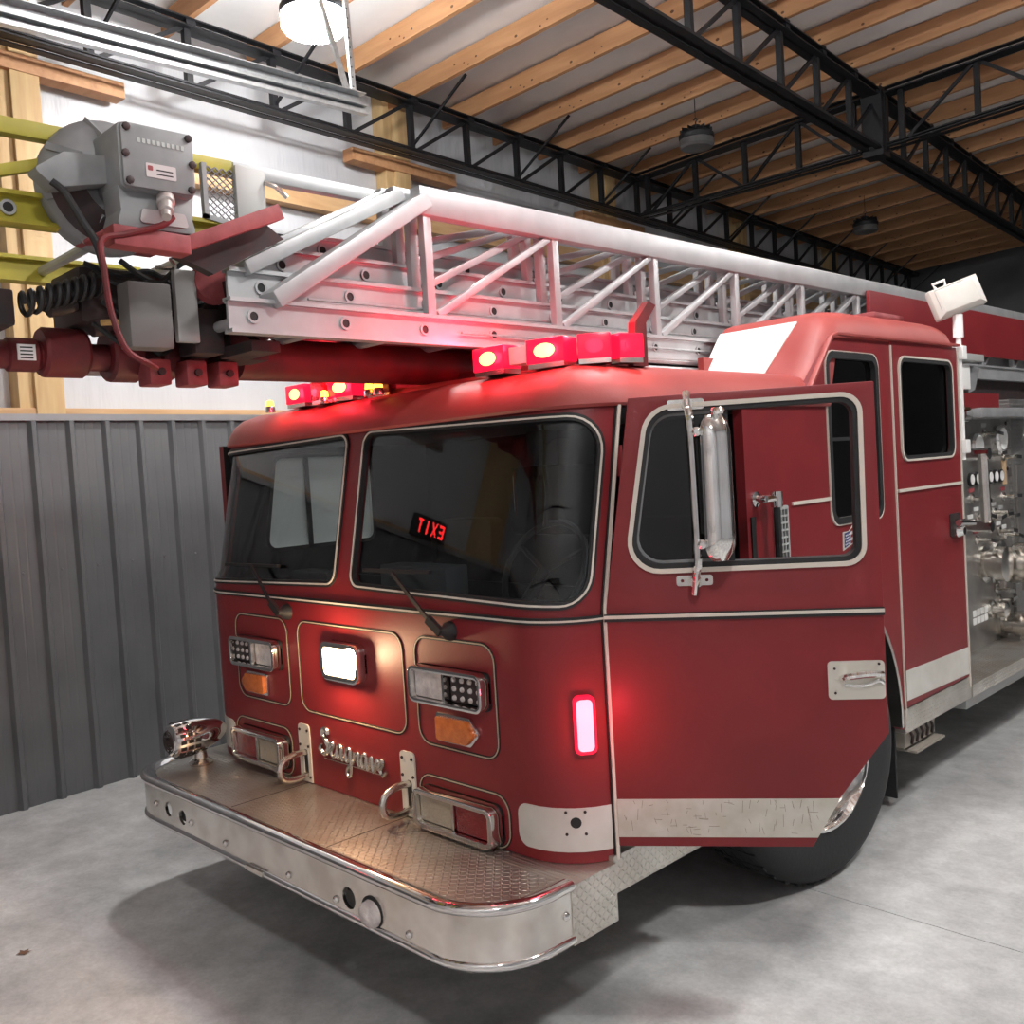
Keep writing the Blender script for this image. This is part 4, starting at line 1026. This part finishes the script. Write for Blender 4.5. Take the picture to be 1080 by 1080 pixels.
# ---- nozzle and swivel at the ladder tip
nz = MB().lathe([(.042, -2.2), (.042, -1.18), (.05, -1.175), (.05, -1.10), (.042, -1.09), (.042, -.45)], (.12, 0, 2.215), (0, 1, 0), 20).build('water_nozzle', REDM, T)
for y, r, l in ((-1.02, .075, .13), (-.84, .085, .1), (-.70, .075, .06), (-.62, .08, .05), (-.54, .08, .05)):
    MB().lathe([(r * .9, -l / 2), (r, -l / 2 + .01), (r, l / 2 - .01), (r * .9, l / 2)], (.12, y, 2.225), (0, 1, 0), 16).build('swivel_collar', REDM, nz)
for y in (-.78, -.66, -.55):
    MB().box(.17, .26, y - .035, y + .035, 2.12, 2.20).build('clamp_lug', REDB, nz, .008)
    MB().lathe([(.012, 0), (.012, .012)], (.26, y, 2.16), (1, 0, 0), 8).build('lug_bolt', DARK, nz)
lb = MB().box(.168, .172, -1.162, -1.112, 2.193, 2.239).build('caution_label', RWHITE, nz)
for j in range(4): MB().box(.172, .1725, -1.155, -1.12, 2.198 + .010 * j, 2.202 + .010 * j).build('print_line', BLACK, lb)
MB().box(.0, .24, -1.0, -.52, 2.30, 2.47).build('swivel_block', DARK, T, .02)
MB().box(.05, .30, -.56, -.42, 2.20, 2.44).build('pivot_bracket', DARK, T, .01)
MB().lathe([(.065, 0), (.07, .01), (.06, .03)], (.34, -.63, 2.43), (1, -.2, 0), 20).build('pulley_cover', REDB, T)
jb = MB().obox((.37, -.865, 2.305), (.08, .13, .19), Matrix.Rotation(R(0), 3, 'X')).build('junction_box', mat('dusty_grey', (.15, .14, .135), .6), T, .008)
MB().box(.33, .335 + .02, -.76, -.69, 2.24, 2.46).build('box_bracket', GREYP, jb, .004)
m = MB().tube(crom([(.30, -.79, 2.47), (.36, -.76, 2.46), (.42, -.80, 2.47)]), .006, 6).build('bracket_edge', CHROMED, jb)
for y, z in ((-1.05, 2.35), (-.97, 2.40), (-.93, 2.30)):
    MB().lathe([(.028, -.04), (.032, 0), (.028, .04)], (.22, y, z), (0, 1, .3), 12).build('valve_body', DARK, T)
# coiled cable
p = []
for i in range(120):
    t = i / 119; y = -1.18 + .22 * t; z = 2.33 + .08 * t; a = t * 9 * 2 * PI
    p.append((.28 + .032 * math.cos(a), y, z + .032 * math.sin(a)))
MB().tube(p, .0075, 6).build('coiled_cable', BLACK, T)
MB().box(.12, .3, -1.32, -1.2, 2.27, 2.37).build('actuator_box', DARK, T, .01)
MB().tube([(.33, -.98, 2.287), (.33, -.90, 2.295), (.33, -.86, 2.297)], .009, 8).build('wooden_dowel', mat('dowel', (.5, .32, .12), .6), T)
# ---- searchlight
sx0 = .30
bk = MB()
def BK(a, b, d): return (d, a, b)
ch = [(-.965, 2.495), (-.735, 2.49), (-.735, 2.545), (-.965, 2.552)]
bk.prism(ch, BK, .36, .43).prism([(-.965, 2.54), (-.735, 2.535), (-.735, 2.545), (-.965, 2.552)], BK, .15, .36)
bk = bk.build('searchlight_bracket', REDB, T, .004)
MB().prism([(-.745, 2.50), (-.40, 2.645), (-.42, 2.69), (-.745, 2.545)], BK, .36, .42).build('bracket_arm', REDB, bk, .003)
MB().prism([(-.74, 2.505), (-.42, 2.64), (-.36, 2.60), (-.62, 2.46)], BK, .30, .34).build('underside_shade', DARK, bk)  # dark plate standing in for the shaded underside of the bracket
sl_ = MB().prism(rpoly([(-.945, 2.555), (-.705, 2.555), (-.715, 2.60), (-.705, 2.68), (-.935, 2.68), (-.93, 2.60)], .01, 3), BK, .30, .41).build('searchlight', GREYC, T, .008)
MB().prism(rrect(-.935, -.71, 2.655, 2.845, .02, 4), BK, .24, .43).build('gear_box', GREYC, sl_, .01)
cv = MB().prism(rrect(-.93, -.715, 2.66, 2.84, .015, 4), BK, .432, .446).build('cover_plate', GREYC, sl_, .005)
for y, z in ((-.915, 2.825), (-.73, 2.825), (-.922, 2.75), (-.722, 2.75), (-.915, 2.675), (-.73, 2.675)): MB().lathe([(.011, 0), (.011, .008), (.006, .010)], (.446, y, z), (1, 0, 0), 8).build('cover_bolt', DARK, sl_)
MB().prism(rrect(-.865, -.775, 2.693, 2.733, .003, 2), BK, .446, .449).build('rating_plate', mat('pale_label', (.55, .5, .5), .5), sl_)
MB().prism(rrect(-.86, -.845, 2.712, 2.726, .003, 2), BK, .449, .4495).build('label_mark', REDB, sl_)
for j in range(2): MB().prism(rrect(-.835, -.785, 2.702 + .012 * j, 2.706 + .012 * j, .001, 1), BK, .449, .4495).build('label_print', DARK, sl_)
for j in range(10): MB().prism(rrect(-.885 + .0145 * j, -.876 + .0145 * j, 2.787, 2.800, .001, 1), BK, .446, .448).build('embossed_letter', GREYP, sl_)
MB().prism(rpoly([(-.88, 2.57), (-.73, 2.57), (-.74, 2.61), (-.87, 2.61)], .008, 3), BK, .41, .416).build('lower_plate', mat('pale_grey_plate', (.4, .37, .37), .5), sl_)
MB().lathe([(.026, 0), (.026, .03), (.02, .035), (.02, .07), (.013, .075), (.013, .10)], (.42, -.80, 2.648), (.5, -.25, -.6), 12).build('cable_gland', mat('gland', (.45, .4, .38), .4, .4), sl_)
MB().lathe([(.10, .08), (.16, .05), (.19, .02), (.20, .0), (.20, -.05), (.19, -.07), (.18, -.07)], (.20, -.872, 2.722), (1, -.12, 0), 36).build('reflector_housing', GREYC, sl_)
MB().lathe([(.19, -.066), (.16, -.02), (.05, .0)], (.20, -.872, 2.722), (1, -.12, 0), 36, cap=False).build('reflector', DARK, sl_)
for a in range(8):
    t = a * PI / 4 + .3
    MB().bar((.205, -.872 + .198 * math.cos(t), 2.722 + .198 * math.sin(t)), (.28, -.872 + .12 * math.cos(t), 2.722 + .12 * math.sin(t)), .008, .02).build('housing_rib', GREYC, sl_)
MB().prism(rpoly([(-1.135, 2.70), (-1.08, 2.655), (-.93, 2.69), (-.92, 2.77), (-1.05, 2.76)], .01, 3), BK, .27, .34).build('yoke_arm', GREYC, sl_, .008)
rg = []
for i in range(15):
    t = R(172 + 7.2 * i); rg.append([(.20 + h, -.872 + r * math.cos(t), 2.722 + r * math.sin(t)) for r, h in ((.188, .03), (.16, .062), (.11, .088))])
MB().loft(rg).build('recess_shade', DARK, sl_)  # dark sector over the cone, shade of the hollow housing put in as colour
MB().prism(rpoly([(-.80, 2.84), (-.70, 2.80), (-.74, 2.885), (-.77, 2.90)], .008, 3), BK, .18, .26).build('lug', GREYC, sl_, .006)
MB().tube(crom([(.44, -.79, 2.59), (.44, -.83, 2.56), (.43, -.93, 2.525), (.43, -1.0, 2.5), (.43, -1.0, 2.42), (.42, -.985, 2.3), (.42, -.95, 2.2), (.40, -.88, 2.165), (.34, -.83, 2.16)]), .009, 8).build('power_cable', REDM, sl_)
MB().tube(crom([(.34, -1.09, 2.67), (.35, -1.06, 2.64), (.38, -1.03, 2.56), (.39, -1.0, 2.50), (.38, -.98, 2.43)]), .011, 8).build('drain_hose', BLACK, sl_)
# ---- folding step with mesh screen on the fly section
fs = MB().prism(rpoly([(-.555, 2.60), (-.455, 2.63), (-.45, 2.79), (-.555, 2.80)], .01, 3), BK, .375, .40).build('folding_step', GREYP, T, .004)
MB().prism([(-.665, 2.615), (-.65, 2.615), (-.65, 2.785), (-.665, 2.785)], BK, .375, .395).prism([(-.665, 2.615), (-.555, 2.60), (-.555, 2.615), (-.665, 2.63)], BK, .375, .395).build('screen_frame', GREYC, fs, smooth=0)
for i in range(5):
    for s in (1, -1):
        y = -.652 + .024 * i
        MB().tube([(.386, y + s * .011 * (1 if k % 2 else -1), 2.622 + .0195 * k) for k in range(9)], .003, 5).build('mesh_wire', GREYC, fs)
MB().tube(crom([(.40, -.455, 2.755), (.41, -.425, 2.745), (.40, -.395, 2.735), (.40, -.375, 2.72)]), .008, 8).build('step_latch', CHROMED, fs)

for k, (y0, z0, y1, z1, x) in enumerate(((-.99, 2.47, -.60, 2.40, .26), (-.98, 2.44, -.62, 2.36, .29), (-.95, 2.36, -.55, 2.27, .27), (-.90, 2.48, -.50, 2.46, .30), (-.97, 2.30, -.72, 2.24, .24))):
    MB().tube(crom([(x, y0, z0), (x + .02, y0 + .1, z0 - .03 - .01 * k), (x + .03, (y0 + y1) / 2, (z0 + z1) / 2 + .02), (x, y1 - .06, z1 - .02), (x - .03, y1, z1)]), .009, 6).build('hydraulic_hose', BLACK, T)
MB().box(.22, .34, -.70, -.60, 2.21, 2.35).build('valve_block', DARK, T, .01)
MB().box(.30, .50, -.60, -.50, 2.20, 2.235).build('roller_bracket', DARK, T, .004)
MB().prism([(-.62, 2.43), (-.46, 2.43), (-.42, 2.28), (-.52, 2.24), (-.60, 2.30)], BK, .38, .43).build('ladder_stop', DARK, T, .006)

# the searchlight hangs outboard of the fly rail
for o in (sl_, bk):
    k = .93; c = Vector((.3, -.771, 2.679)); o.scale = (k, k, k); o.location = c * (1 - k) + Vector((.2, -.096, -.063))
